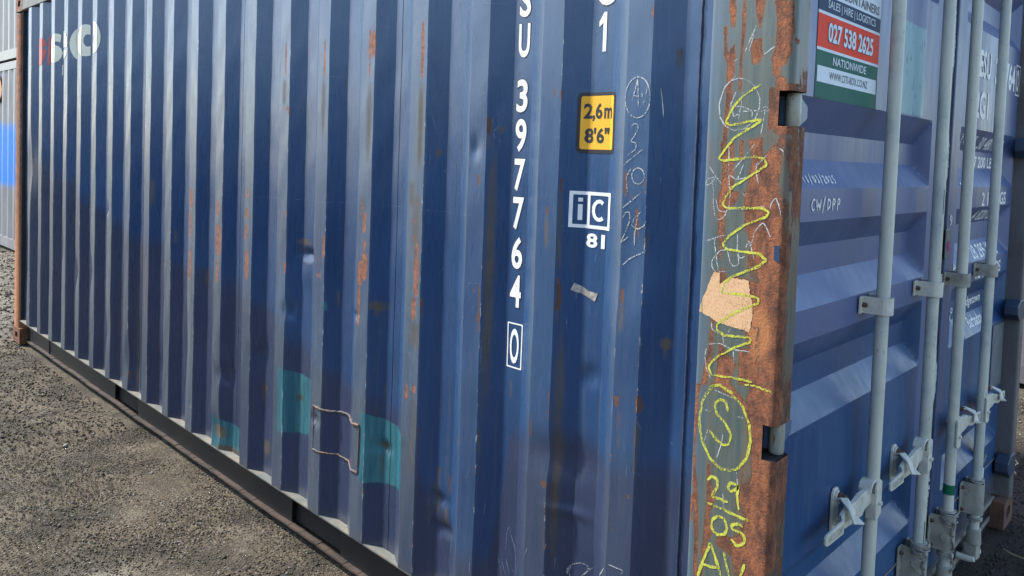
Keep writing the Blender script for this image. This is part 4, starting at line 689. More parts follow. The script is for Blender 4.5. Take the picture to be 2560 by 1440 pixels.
# unit number down the wall
NUMS = [('E',2.055,2.150),('S',1.946,2.042)] ; 
col_x = (-0.825, -0.770)
rows = [('U',1.805,1.905),('3',1.652,1.750),('9',1.541,1.640),('7',1.431,1.528),('7',1.322,1.420),('6',1.211,1.308),('4',1.102,1.200)]
rows += [('S',1.917,2.015),('E',2.03,2.128),('G',2.142,2.240)]
for chs, z0, z1 in rows:
    for mt, gr, of in ((M_OUTL, 0.022, 0.0007), (M_WHITE, 0.0, 0.0012)):
        bm = bmesh.new(); text_bm(bm, chs, -0.820, -0.778, z0+0.003, z1-0.003, 0.024, gr); drape_side(bm, of)
        bm_obj(bm, 'painted_number' if mt is M_WHITE else 'number_edge', mt, BOX, ('white %s in the vertical unit number' % chs) if mt is M_WHITE else None)
bm = bmesh.new(); text_bm(bm, 'O', -0.814, -0.779, 0.944, 1.044, 0.018); drape_side(bm, 0.0012); bm_obj(bm, 'painted_number', M_WHITE, BOX, 'white 0 inside a box')
bm = bmesh.new(); ring2d(bm, rrect(-0.825, -0.766, 0.931, 1.060, 0.002, 2), rrect(-0.821, -0.770, 0.935, 1.056, 0.002, 2)); drape_side(bm, 0.0010); bm_obj(bm, 'number_box', M_WHITE, BOX)
bm = bmesh.new(); poly2d(bm, [(-0.512, 1.805), (-0.523, 1.805), (-0.523, 1.878), (-0.536, 1.868), (-0.536, 1.882), (-0.521, 1.905), (-0.512, 1.905)]); bmesh.ops.triangulate(bm, faces=bm.faces[:]); drape_side(bm, 0.0012)
bm_obj(bm, 'painted_number', M_WHITE, BOX, 'white 1 of the size code')
for chs, x0, x1, z0, z1 in (('G', -0.548, -0.490, 1.921, 2.018), ('2', -0.545, -0.493, 2.034, 2.130), ('2', -0.545, -0.493, 2.146, 2.242)):
    for mt, gr, of in ((M_OUTL, 0.022, 0.0007), (M_WHITE, 0.0, 0.0012)):
        bm = bmesh.new(); text_bm(bm, chs, x0, x1, z0, z1, 0.035, gr); drape_side(bm, of)
        bm_obj(bm, 'painted_number' if mt is M_WHITE else 'number_edge', mt, BOX, ('white %s of the size code' % chs) if mt is M_WHITE else None)
# yellow height plate
st = bpy.data.objects.new('height_sticker', None); C.objects.link(st); st.parent = BOX; st['label'] = 'yellow height sticker with black border reading 2,6m 8\'6"'
bm = bmesh.new(); poly2d(bm, rrect(-0.586, -0.468, 1.546, 1.702, 0.012)); drape_side(bm, 0.0009); bm_obj(bm, 'sticker_border', M_BLACK, st)
bm = bmesh.new(); poly2d(bm, rrect(-0.577, -0.476, 1.556, 1.693, 0.006)); drape_side(bm, 0.0014); bm_obj(bm, 'sticker_face', M_YEL, st)
for s_, x0, x1, z0, z1 in (('2,6', -0.570, -0.515, 1.628, 1.675), ('m', -0.509, -0.482, 1.635, 1.663), ('8\'6"', -0.566, -0.490, 1.572, 1.612)):
    bm = bmesh.new(); text_bm(bm, s_, x0, x1, z0, z1, 0.03); drape_side(bm, 0.0019); bm_obj(bm, 'sticker_text', M_BLACK, st)
# i C mark
bm = bmesh.new(); o_ = rrect(-0.596, -0.472, 1.352, 1.447, 0.001, 1); i_ = rrect(-0.587, -0.481, 1.361, 1.438, 0.001, 1); ring2d(bm, o_, i_)
poly2d(bm, [(-0.551, 1.361), (-0.542, 1.361), (-0.542, 1.438), (-0.551, 1.438)])
poly2d(bm, [(-0.575, 1.372), (-0.564, 1.372), (-0.564, 1.413), (-0.575, 1.413)]); poly2d(bm, [(-0.575, 1.420), (-0.564, 1.420), (-0.564, 1.430), (-0.575, 1.430)])
ribbon(bm, [(-0.512+0.019*math.cos(a), 1.400+0.024*math.sin(a)) for a in np.linspace(R_(50), R_(310), 16)], 0.010, 0.003, 0, taper=False)
drape_side(bm, 0.0011); bm_obj(bm, 'painted_mark', M_WHITE, BOX, 'white i C mark in a two-cell frame')
bm = bmesh.new(); text_bm(bm, '81', -0.550, -0.490, 1.303, 1.340, 0.035); drape_side(bm, 0.0012); bm_obj(bm, 'painted_mark', M_WHITE, BOX, 'white 81 below the i C mark')
bm = bmesh.new(); poly2d(bm, [(-0.586, 1.187), (-0.577, 1.207), (-0.535, 1.190), (-0.505, 1.188), (-0.514, 1.166), (-0.545, 1.176)]); drape_side(bm, 0.0012)
bm_obj(bm, 'tape_scrap', M_FOIL, BOX, 'crumpled scrap of silver tape')
# owner name at the far top
for polys, mt, lb in ((LOGO_R, M_RED2, 'red remains of the owner name'), (LOGO_W, M_CREAM, 'cream remains of the owner name')):
    bm = bmesh.new()
    for p in polys: poly2d(bm, p)
    bmesh.ops.triangulate(bm, faces=bm.faces[:]); drape_side(bm, 0.0016); o_ = bm_obj(bm, 'logo_lettering', mt, BOX, lb); o_['kind'] = 'stuff'
# scratches and hand writing on the wall
bm = bmesh.new()
for p in SCRATCH: ribbon(bm, p, 0.0012, 0.006, 0.6, 0.14)
for k_ in range(230):
    x_ = -0.26-2.6*random.random()**1.2; z_ = random.uniform(0.25, 2.0); a_ = random.choice([random.gauss(1.57, 0.12), random.gauss(0.1, 0.3), random.uniform(0, 3.14)]); l_ = random.uniform(0.006, 0.045)
    p_ = [(x_+l_*t_*math.cos(a_)*0.6, z_+l_*t_*math.sin(a_)+0.002*math.sin(t_*5)) for t_ in (0, 0.35, 0.7, 1)]
    ribbon(bm, p_, random.uniform(0.0007, 0.0016), 0.005, 0.6, 0.0)
drape_side(bm, 0.0010); bm_obj(bm, 'scratch_marks', M_SCR, BOX, 'thin pale scratches and scrawled letters on the blue wall')
bm = bmesh.new()
for p in CHALKW: ribbon(bm, p, 0.0024, 0.003, 0.5, 0.03)
drape_side(bm, 0.0012); bm_obj(bm, 'chalk_writing', M_SCRW, BOX, 'white chalk AV in a ring above 3/10/24')
# welded repair patch outline
def bead(pts, r, name):
    P = []
    for (a, b) in zip(pts[:-1], pts[1:]):
        n = max(2, int(math.hypot(b[0]-a[0], b[1]-a[1])/0.006))
        for k in range(n): P.append((a[0]+(b[0]-a[0])*k/n, a[1]+(b[1]-a[1])*k/n))
    P.append(pts[-1])
    Q = [(x+random.uniform(-.001, .001), float(prof(x))-0.001, z+random.uniform(-.0015, .0015)) for x, z in P]
    MB().tube(Q, [r*random.uniform(0.7, 1.25) for _ in Q], 6).obj('weld_bead', M_BEAD, BOX, name, smooth=True)
bead([(-1.786, 0.580), (-1.70, 0.575), (-1.62, 0.585), (-1.56, 0.578), (-1.489, 0.585)], 0.0048, 'rusty raised weld round the repair patch')
bead([(-1.784, 0.417), (-1.66, 0.420), (-1.56, 0.414), (-1.493, 0.418)], 0.0036, None)
bead([(-1.489, 0.585), (-1.491, 0.50), (-1.493, 0.418)], 0.0034, None)
bead([(-1.786, 0.580), (-1.784, 0.50), (-1.784, 0.417)], 0.0016, None)

# marks on the post
def post_marks(name, strokes, w, mat, off, jit, drop, label, step=0.0025):
    bm = bmesh.new()
    for p in strokes: ribbon(bm, p, w, step, jit, drop)
    for v in bm.verts:
        x, z = v.co.x, v.co.y
        if x > -0.016: x = min(x, -0.012)
        v.co = (max(x, -0.19), -off, z)
    bm_obj(bm, name, mat, POST, label)
PAPER = [(x_ if x_ < -0.10 else x_-0.012, z_) for x_, z_ in PAPER]
PP_ = []
for a_, b_ in zip(PAPER, PAPER[1:]+PAPER[:1]):
    k_ = max(1, int(math.hypot(b_[0]-a_[0], b_[1]-a_[1])/0.005))
    for i_ in range(k_): PP_.append((a_[0]+(b_[0]-a_[0])*i_/k_+random.uniform(-.0014, .0014), a_[1]+(b_[1]-a_[1])*i_/k_+random.uniform(-.0014, .0014)))
M_PAPER = chalky('peeling_paper_scrap', (0.50, 0.24, 0.10), (0.62, 0.43, 0.25), 0.355)
bm = bmesh.new(); poly2d(bm, PP_)
for v in bm.verts: v.co = (v.co.x, -0.0005-0.0012*(v.co.x < -0.185), v.co.y)
bmesh.ops.triangulate(bm, faces=bm.faces[:]); bm_obj(bm, 'paper_remnant', M_PAPER, POST, 'peeling cream paper stuck on the rusty post')
post_marks('scribble_marks', SCRW, 0.0023, M_SCRW, 0.0004, 0.6, 0.0, 'thin white chalk scribbles')
post_marks('chalk_zigzag', CHALKY[:1], 0.0050, M_CHALK, 0.0008, 0.45, 0.0, 'long yellow chalk zigzag')
for k_, (p_, l_) in enumerate(zip(CHALKY[1:-1], ['yellow chalk ring', 'yellow chalk S inside the ring', 'yellow chalk 2', 'yellow chalk 9', 'yellow chalk bar between 29 and 05', 'yellow chalk 0', 'yellow chalk 5', 'yellow chalk A', 'crossbar of the yellow A', 'left stroke of the yellow V', 'right stroke of the yellow V'])):
    post_marks('chalk_stroke', [p_], 0.0062, M_CHALK, 0.0006+0.00003*k_, 0.40, 0.0, l_)
post_marks('chalk_writing', CHALKY[-1:], 0.0034, M_CHALK, 0.0006, 0.5, 0.15, 'small smudged yellow scrawl')
bm = bmesh.new(); poly2d(bm, [(-0.012, 1.345), (-0.0, 1.340), (-0.0, 1.375), (-0.012, 1.375)])
for v in bm.verts: v.co = (v.co.x-0.010, -0.0012, v.co.y-0.01)
bm_obj(bm, 'tape_scrap', M_NAVY, POST)

# ------------------------------------------------------------------ the doors
DX0, DX1 = -0.060, -0.104
POCK = [(2.27, 2.20, 2.13, 2.06), (1.694, 1.615, 1.549, 1.480), (1.402, 1.336, 1.265, 1.193), (1.117, 1.045, 0.975, 0.903), (0.575, 0.505, 0.455, 0.385)]
def door_x(y, z, ya, yb, ea, eb):
    y = np.asarray(y, float); z = np.asarray(z, float); dz = np.zeros(np.broadcast(y, z).shape)
    for a, b, c, d in POCK:
        dz = np.maximum(dz, np.clip(np.minimum((a-z)/(a-b), (z-d)/(c-d)), 0, 1))
    dy = np.clip(np.minimum((y-ya)/ea, (yb-y)/eb), 0, 1)
    return DX0 + (DX1-DX0)*np.minimum(dz, dy)
DOORS = [dict(y0=0.112, y1=1.300, ya=0.15, yb=1.160, ea=0.04, eb=0.038, s=1), dict(y0=1.372, y1=2.350, ya=1.50, yb=2.338, ea=0.04, eb=0.065, s=-1)]
def door_paint():
    t = NT('blue_door_paint'); teal, fade_reflection, dirt = t.attr('m1')
    big = t.noise(1.8, 4, 0.5); streak = t.noise(10, 5, 0.65, (3, 3, 0.3)); fine = t.noise(220, 3)
    col = t.mix(t.ramp(big, 0.35, 0.65), (0.018, 0.058, 0.150), (0.030, 0.085, 0.190))
    fd = t.ramp(t.math('ADD', fade_reflection, t.math('MULTIPLY', t.math('SUBTRACT', t.noise(3, 4), 0.5), 0.8)), 0.35, 0.75, 0, 0.8)
    col = t.mix(fd, col, (0.092, 0.120, 0.240))
    col = t.mix(t.ramp(streak, 0.5, 0.8, 0, 0.3), col, (0.085, 0.12, 0.19))
    chip = t.ramp(t.noise(16, 6, 0.8), 0.70, 0.715)
    col = t.mix(chip, col, (0.03, 0.07, 0.22))
    tl = t.ramp(t.math('ADD', teal, t.math('MULTIPLY', t.math('SUBTRACT', t.noise(35, 5, 0.7), 0.5), 0.5)), 0.42, 0.52)
    col = t.mix(tl, col, t.mix(t.ramp(t.noise(60, 5, 0.7, (1, 1, 0.4)), 0.58, 0.64), (0.12, 0.27, 0.31), (0.05, 0.10, 0.20)))
    col = t.mix(t.ramp(t.math('ADD', dirt, t.math('MULTIPLY', t.math('SUBTRACT', t.noise(12, 5, 0.7), 0.5), 0.7)), 0.3, 0.9, 0, 0.75), col, (0.085, 0.078, 0.070))
    t.bump(t.math('ADD', t.math('MULTIPLY', fine, 0.15), t.math('MULTIPLY', t.noise(11, 4), 1.3)), 0.3, 0.0014)
    return t.fin(col, t.ramp(streak, 0.3, 0.7, 0.32, 0.44))
M_DOOR = door_paint()
def drape_door(bm, off, dd):
    zs = [v.co.y for v in bm.verts]
    if not zs: return
    a, b = min(zs), max(zs)
    for p in POCK:
        for c in p:
            if a < c < b: bmesh.ops.bisect_plane(bm, geom=bm.verts[:]+bm.edges[:]+bm.faces[:], plane_co=(0, c, 0), plane_no=(0, 1, 0))
    for v in bm.verts:
        y, z = v.co.x, v.co.y
        v.co = (float(door_x(y, z, dd['ya'], dd['yb'], dd['ea'], dd['eb']))+off, y, z)
def make_door(dd, label):
    ys = np.arange(dd['y0'], dd['y1']+0.001, 0.0098); ys = np.unique(np.concatenate([ys, [dd['y1'], dd['ya'], dd['ya']+dd['ea'], dd['yb'], dd['yb']-dd['eb']]]))
    zs = np.unique(np.concatenate([np.arange(0.135, 2.471, 0.01)] + [np.array(p) for p in POCK]))
    Yg, Zg = np.meshgrid(ys, zs)
    Xg = door_x(Yg, Zg, dd['ya'], dd['yb'], dd['ea'], dd['eb'])
    Xg = Xg + 0.0008*np.sin(Yg*9+Zg*4)*np.sin(Zg*7)
    me = grid_mesh('door', Xg, Yg, Zg, smooth=True)
    teal = np.zeros_like(Yg)
    if dd['s'] > 0:
        d = np.minimum(np.minimum(Yg-0.82, 1.06-Yg), np.minimum(Zg-1.70, 1.965-Zg)); teal = 0.5+0.5*np.clip(d/0.012, -1, 1)
    fade_reflection = 0.5 + 0.55*sstep(1.0, 1.3, Zg) - 0.45*sstep(1.15, 0.9, Zg) - 0.1*(dd['s'] < 0)
    fade_reflection = np.where((Yg > dd['yb']) & (dd['s'] > 0), 0.75, fade_reflection)
    dirt = 0.9*sstep(0.30, 0.16, Zg)
    set_attr(me, 'm1', [teal, fade_reflection, dirt])
    d = link('door', me, M_DOOR, BOX, label)
    for e0 in (dd['y0'], dd['y1']-0.006): MB().box(DX0-0.05, DX0-0.002, e0, e0+0.006, 0.14, 2.47).obj('door_edge', M_RUBBER, d)
    # thin light bottom weld line and bottom rubber
    MB().box(DX0+0.0005, DX0+0.0035, dd['y0']+0.01, dd['y1']-0.01, 0.286, 0.290).obj('weld_line', M_SILL, d)
    return d
D1 = make_door(DOORS[0], 'nearer blue door carrying the hire company poster')
D2 = make_door(DOORS[1], 'farther blue door carrying the white unit number and weights')
# gaskets
MB().box(DX0-0.085, DX0-0.070, 0.085, 2.36, 0.14, 2.47).obj('door_backing', M_DARK, BOX)
def torn_strip(y0, y1, mat, name, holes, parent, label=None):
    zs = np.arange(0.15, 2.46, 0.007); mb = MB(); a = y1; w = 0.0
    prev = None
    for z in zs:
        w = 0.85*w + random.uniform(-0.0035, 0.0035)
        yr = min(max(y1+w-0.012*max(0, 0.6-z), y0+0.004), y1+0.006)
        gone = any(h0 < z < h1 for h0, h1 in holes) or (z < 0.62 and random.random() < 0.28)
        cur = (y0+random.uniform(-.001, .001), yr, z, DX0+0.006+0.003*math.sin(z*17)+random.uniform(-.001, .001), gone)
        if prev and not prev[4]:
            mb.add([(DX0+0.002, prev[0], prev[2]), (prev[3], prev[1], prev[2]), (cur[3], cur[1], z), (DX0+0.002, cur[0], z),
                    (DX0-0.006, prev[0], prev[2]), (DX0-0.004, prev[1], prev[2]), (DX0-0.004, cur[1], z), (DX0-0.006, cur[0], z)],
                   [(0, 1, 2, 3), (1, 5, 6, 2), (0, 3, 7, 4), (4, 7, 6, 5)])
        prev = cur
    mb.obj(name, mat, parent, label)
torn_strip(1.302, 1.336, M_LIP, 'gasket_lip', [(1.18, 1.36)], D1, 'torn rubber gasket flecked with grey paint')
MB().box(DX0-0.010, DX0+0.001, 1.300, 1.372, 0.14, 2.47).obj('gasket', M_RUBBER, D2)
MB().box(DX0-0.004, DX0+0.006, 1.372, 1.452, 0.15, 2.46).obj('closing_strip', M_DOOR, D2, bevel=0.003)
me = bpy.data.objects['closing_strip'].data; n_ = len(me.vertices); set_attr(me, 'm1', [np.zeros(n_), np.full(n_, 0.6), np.zeros(n_)])
MB().box(DX0+0.006, DX0+0.012, 1.352, 1.392, 1.236, 1.338).obj('cover_plate', M_PLATE, D2, bevel=0.003)
MB().box(DX0+0.0125, DX0+0.0135, 1.362, 1.384, 1.26, 1.295).obj('pink_mark', M_PINK, D2)
# poster
ps = bpy.data.objects.new('poster', None); C.objects.link(ps); ps.parent = D1; ps['label'] = 'hire company poster in navy, red, green and white'
def pbox(y0, y1, z0, z1, mat, off, nm='poster_band'):
    bm = bmesh.new(); poly2d(bm, [(y0, z0), (y1, z0), (y1, z1), (y0, z1)]); drape_door(bm, off, DOORS[0]); bm_obj(bm, nm, mat, D1)
def ptext(s_, y0, y1, z0, z1, mat, off, bold=0.02, grow=0, nm='poster_text', dd=None, par=None, lab=None):
    bm = bmesh.new(); text_bm(bm, s_, y0, y1, z0, z1, bold, grow); drape_door(bm, off, dd or DOORS[0]); bm_obj(bm, nm, mat, par or D1, lab)
bpy.data.objects.remove(ps)
PY0, PY1 = 0.246, 0.648
pbox(PY0, PY1, 1.694, 2.045, M_GREEN, 0.0008, 'poster')
pbox(PY0, PY1, 1.935, 2.045, M_SHEET, 0.0013)
pbox(PY0, PY1, 1.898, 1.935, M_NAVY, 0.0013)
pbox(PY0, PY1, 1.891, 1.898, M_SHEET, 0.0013)
pbox(PY0, PY1, 1.813, 1.891, M_RED, 0.0014)
pbox(PY0, PY1, 1.806, 1.813, M_SHEET, 0.0013)
pbox(PY0+0.008, PY1-0.010, 1.732, 1.770, M_SHEET, 0.0014)
ptext('CITI-BOX', 0.29, 0.62, 1.985, 2.03, M_NAVY, 0.002, 0.03)
ptext('CONTAINERS', 0.385, 0.635, 1.942, 1.966, M_TEXTG, 0.002, 0.02)
ptext('SALES | HIRE | LOGISTICS', 0.298, 0.610, 1.903, 1.928, M_SHEET, 0.002, 0.005)
ptext('027 538 2625', 0.305, 0.600, 1.829, 1.877, M_NAVY, 0.002, 0.02, 0.035, 'text_edge')
ptext('027 538 2625', 0.305, 0.600, 1.829, 1.877, M_SHEET, 0.0026, 0.03)
ptext('NATIONWIDE', 0.342, 0.560, 1.778, 1.798, M_SHEET, 0.002, 0.01)
ptext('WWW.CITI-BOX.CO.NZ', 0.325, 0.575, 1.742, 1.761, M_TEXTG, 0.002, 0.005)
# chalk on door 1
bm = bmesh.new()
def strokes_text(bm, glyphs, x, z, w, h, gap, lw):
    G = {'1': [[(0.3, 0.8), (0.5, 1), (0.5, 0)]], '8': [[(0.7, 0.8), (0.5, 1), (0.3, 0.8), (0.7, 0.25), (0.5, 0), (0.25, 0.25), (0.7, 0.8)]], '/': [[(0.2, -0.25), (0.75, 1.25)]],
         '0': [[(0.5, 1), (0.15, 0.5), (0.5, 0), (0.85, 0.5), (0.5, 1)]], '3': [[(0.2, 0.9), (0.6, 1), (0.7, 0.75), (0.35, 0.55), (0.8, 0.3), (0.5, 0), (0.15, 0.1)]],
         '2': [[(0.2, 0.8), (0.5, 1), (0.8, 0.75), (0.15, 0), (0.9, 0.05)]], '5': [[(0.85, 1), (0.35, 0.95), (0.3, 0.6), (0.75, 0.5), (0.6, 0.05), (0.2, 0)]],
         'C': [[(0.85, 0.9), (0.4, 1), (0.1, 0.4), (0.4, 0), (0.8, 0.15)]], 'W': [[(0, 1), (0.2, 0), (0.5, 0.7), (0.75, 0), (1.0, 1)]], 'D': [[(0.2, 0), (0.25, 1), (0.8, 0.8), (0.8, 0.3), (0.15, 0)]],
         'P': [[(0.2, -0.1), (0.3, 1), (0.8, 0.85), (0.7, 0.5), (0.3, 0.45)]]}
    for ch in glyphs:
        for s_ in G.get(ch, []): ribbon(bm, [(x+a*w, z+b*h) for a, b in s_], lw, 0.003, 0.3)
        x += w+gap
strokes_text(bm, '18/03/2025', 0.232, 1.493, 0.0185, 0.018, 0.0015, 0.0042)
strokes_text(bm, 'CW/DPP', 0.260, 1.427, 0.027, 0.028, 0.0035, 0.0046)
drape_door(bm, 0.0012, DOORS[0]); bm_obj(bm, 'chalk_writing', M_WHITE, D1, 'white hand written date above CW/DPP')
# writing on door 2
T2 = lambda s_, y0, y1, z0, z1, b=0.03: ptext(s_, y0, y1, z0, z1, M_WHITE, 0.0012, b, 0, 'painted_text', DOORS[1], D2)
T2('GESU', 1.620, 1.862, 1.888, 1.990); T2('397764', 1.930, 2.272, 1.878, 1.990); T2('O', 2.300, 2.345, 1.885, 1.980)
bm = bmesh.new(); ring2d(bm, rrect(2.285, 2.362, 1.868, 1.998, 0.002, 2), rrect(2.291, 2.356, 1.874, 1.992, 0.002, 2)); drape_door(bm, 0.0012, DOORS[1]); bm_obj(bm, 'number_box', M_WHITE, D2)
T2('22G1', 1.600, 1.856, 1.735, 1.838)
T2('MAX GROSS', 1.50, 1.80, 1.640, 1.672, 0.02); T2('30 480 KGS', 1.86, 2.22, 1.625, 1.672, 0.02); T2('67 200 LBS', 1.838, 2.20, 1.552, 1.598, 0.02)
T2('TARE', 1.55, 1.70, 1.455, 1.495, 0.02); T2('2 185 KGS', 1.84, 2.235, 1.405, 1.458, 0.02); T2('4 820 LBS', 1.82, 2.20, 1.345, 1.388, 0.02)
T2('Payload', 1.50, 1.68, 1.160, 1.205, 0.02); T2('28 295 KGS', 1.80, 2.19, 1.200, 1.250, 0.02); T2('62 390 LBS', 1.80, 2.215, 1.122, 1.172, 0.02)
T2('GE SeaCo', 1.488, 1.70, 0.998, 1.032, 0.02); T2('Bridgetown', 1.815, 2.10, 0.992, 1.040, 0.02); T2('Barbados', 1.845, 2.06, 0.925, 0.965, 0.02)
bm = bmesh.new(); ribbon(bm, [(1.375, 1.52), (1.395, 1.56), (1.42, 1.53), (1.40, 1.50), (1.378, 1.53)], 0.002, 0.004, 0.3); ribbon(bm, [(1.385, 1.46), (1.41, 1.43), (1.39, 1.41), (1.42, 1.39), (1.395, 1.36)], 0.002, 0.004, 0.3)
for v in bm.verts: v.co = (DX0+0.0075, v.co.x, v.co.y)
bm_obj(bm, 'chalk_writing', M_SCR, D2)
ptext('9', 1.395, 1.425, 1.345, 1.385, M_WHITE, 0.0078, 0.03, 0, 'painted_text', DOORS[1], D2)
# data plate and small printed label
MB().box(DX0+0.001, DX0+0.004, 2.15, 2.342, 0.62, 0.893).obj('data_plate', M_PLATE, D2, 'dull metal approval plate', bevel=0.001)
bm = bmesh.new()
for k in range(17):
    z = 0.872-k*0.0145
    if 7 <= k <= 8: continue
    x = 2.165
    while x < 2.32:
        w = random.uniform(0.01, 0.04); poly2d(bm, [(x, z), (min(x+w, 2.33), z), (min(x+w, 2.33), z+0.0045), (x, z+0.0045)]); x += w+0.008
for v in bm.verts: v.co = (DX0+0.0046, v.co.x, v.co.y)
bm_obj(bm, 'plate_text', M_SCR, D2)
MB().box(DX0+0.001, DX0+0.003, 2.035, 2.145, 0.195, 0.365).obj('stock_label', M_NAVY, D2, 'small dark label with a white panel')
bm = bmesh.new(); poly2d(bm, [(2.088, 0.215), (2.135, 0.215), (2.135, 0.30), (2.088, 0.30)])
for k in range(11): poly2d(bm, [(2.045, 0.205+k*0.013), (2.068, 0.205+k*0.013), (2.068, 0.212+k*0.013), (2.045, 0.212+k*0.013)])
for v in bm.verts: v.co = (DX0+0.0036, v.co.x, v.co.y)
bm_obj(bm, 'label_print', M_WHITE, D2)

# locking rods and fittings
RX = -0.012; RR = 0.0176
def lock_rod(y, door, zlo, label):
    zz = np.linspace(zlo, 2.46, 30)
    MB().tube([(RX, y+0.0012*math.sin(z*3+y*5), z) for z in zz], RR, 24).obj('lock_rod', M_ROD, door, label, smooth=True)
def saddle(y, z0, z1, door, mat, left=0.045, right=0.045, name='rod_bracket', th=0.0045, bolts=((-0.030, 0.5),)):
    """strap over the rod with flanges against the door"""
    r = RR+0.0035; pts = [(DX0+0.004, y-left), (DX0+0.004, y-r-0.003)]
    pts += [(RX+0.002+r*math.sin(a), y-r*math.cos(a)) for a in np.linspace(0.0, math.pi, 11)]
    pts += [(DX0+0.004, y+r+0.003), (DX0+0.004, y+right)]
    mb = MB(); n = len(pts); P = np.array(pts); T = np.gradient(P, axis=0); T /= np.linalg.norm(T, axis=1)[:, None]; N = np.stack([T[:, 1], -T[:, 0]], -1)
    O = P+N*th
    v = [(p[0], p[1], z) for z in (z0, z1) for p in P] + [(p[0], p[1], z) for z in (z0, z1) for p in O]
    f = []
    for i in range(n-1):
        f += [(i, i+1, n+i+1, n+i), (2*n+i, 3*n+i, 3*n+i+1, 2*n+i+1), (i, 2*n+i, 2*n+i+1, i+1), (n+i, n+i+1, 3*n+i+1, 3*n+i)]
    f += [(0, n, 3*n, 2*n), (n-1, 3*n-1, 4*n-1, 2*n-1)]
    mb.add(v, f); mb.obj(name, mat, door, bevel=0.0012)
    hb = MB()
    for dy, fz in bolts:
        zc = z0+(z1-z0)*fz; hb.tube([(DX0+0.004, y+dy, zc), (DX0+0.016, y+dy, zc)], 0.0072, 6); hb.tube([(DX0+0.015, y+dy, zc), (DX0+0.019, y+dy, zc)], 0.0045, 8)
        hb.obj('bracket_bolt', M_BOLT, door); hb = MB()
RODS = [(0.645, D1), (1.100, D1), (1.420, D2), (1.815, D2)]
labs = ['first grey locking rod from the rusty post', 'second grey locking rod, beside the door gap', 'third grey locking rod with a green tape band', 'fourth grey locking rod, nearest the far post']
for (y, d), lb in zip(RODS, labs):
    lock_rod(y, d, 0.10, lb)
    saddle(y, 1.142, 1.188, d, M_HW if d is D1 else M_HWD, 0.052, 0.04)
    saddle(y, 2.20, 2.245, d, M_HW, 0.052, 0.04)
    # lower bearing
    saddle(y, 0.222, 0.342, d, M_HWD, 0.060, 0.045, 'rod_bearing', 0.0045, ((-0.045, 0.85), (-0.045, 0.15)))
    mb = MB()
    for zc in (0.358, 0.350, 0.208, 0.200): mb.tube([(RX, y, zc-0.003), (RX, y, zc-0.001), (RX, y, zc+0.003)], [RR+0.007, RR+0.009, RR+0.006], 20)
    mb.obj('bearing_collar', M_HWD, d, smooth=True)
    # cam at the foot
    mb = MB(); mb.tube([(RX, y, 0.165), (RX, y, 0.105)], [RR+0.006, RR+0.010], 18)
    mb.prism([(RX-0.03, y-0.018), (RX+0.018, y-0.026), (RX+0.024, y+0.008), (RX+0.006, y+0.026), (RX-0.03, y+0.022)], 'z', 0.050, 0.105)
    mb.obj('rod_cam', M_HWD, d, bevel=0.004)
    for dy in (-0.046, 0.046):
        MB().tube([(-0.060, y+dy, 0.058), (-0.012, y+dy, 0.058), (0.004, y+dy, 0.062)], [0.013, 0.012, 0.010], 10).obj('cam_keeper', M_HW, BOX, smooth=True)
MB().tube([(RX, 1.420, 0.418), (RX, 1.420, 0.452)], RR+0.0009, 24).obj('tape_band', M_BAND, D2, 'green tape round the rod', smooth=True)
# blue felt-pen ticks on rod two
for z0, z1 in ((0.36, 0.43), (1.40, 1.475)):
    MB().tube([(RX+RR*0.9, 1.1-RR*0.35, z0), (RX+RR*0.9, 1.1-RR*0.35, z1)], 0.0022, 6).obj('blue_mark', M_TEALD, D1)

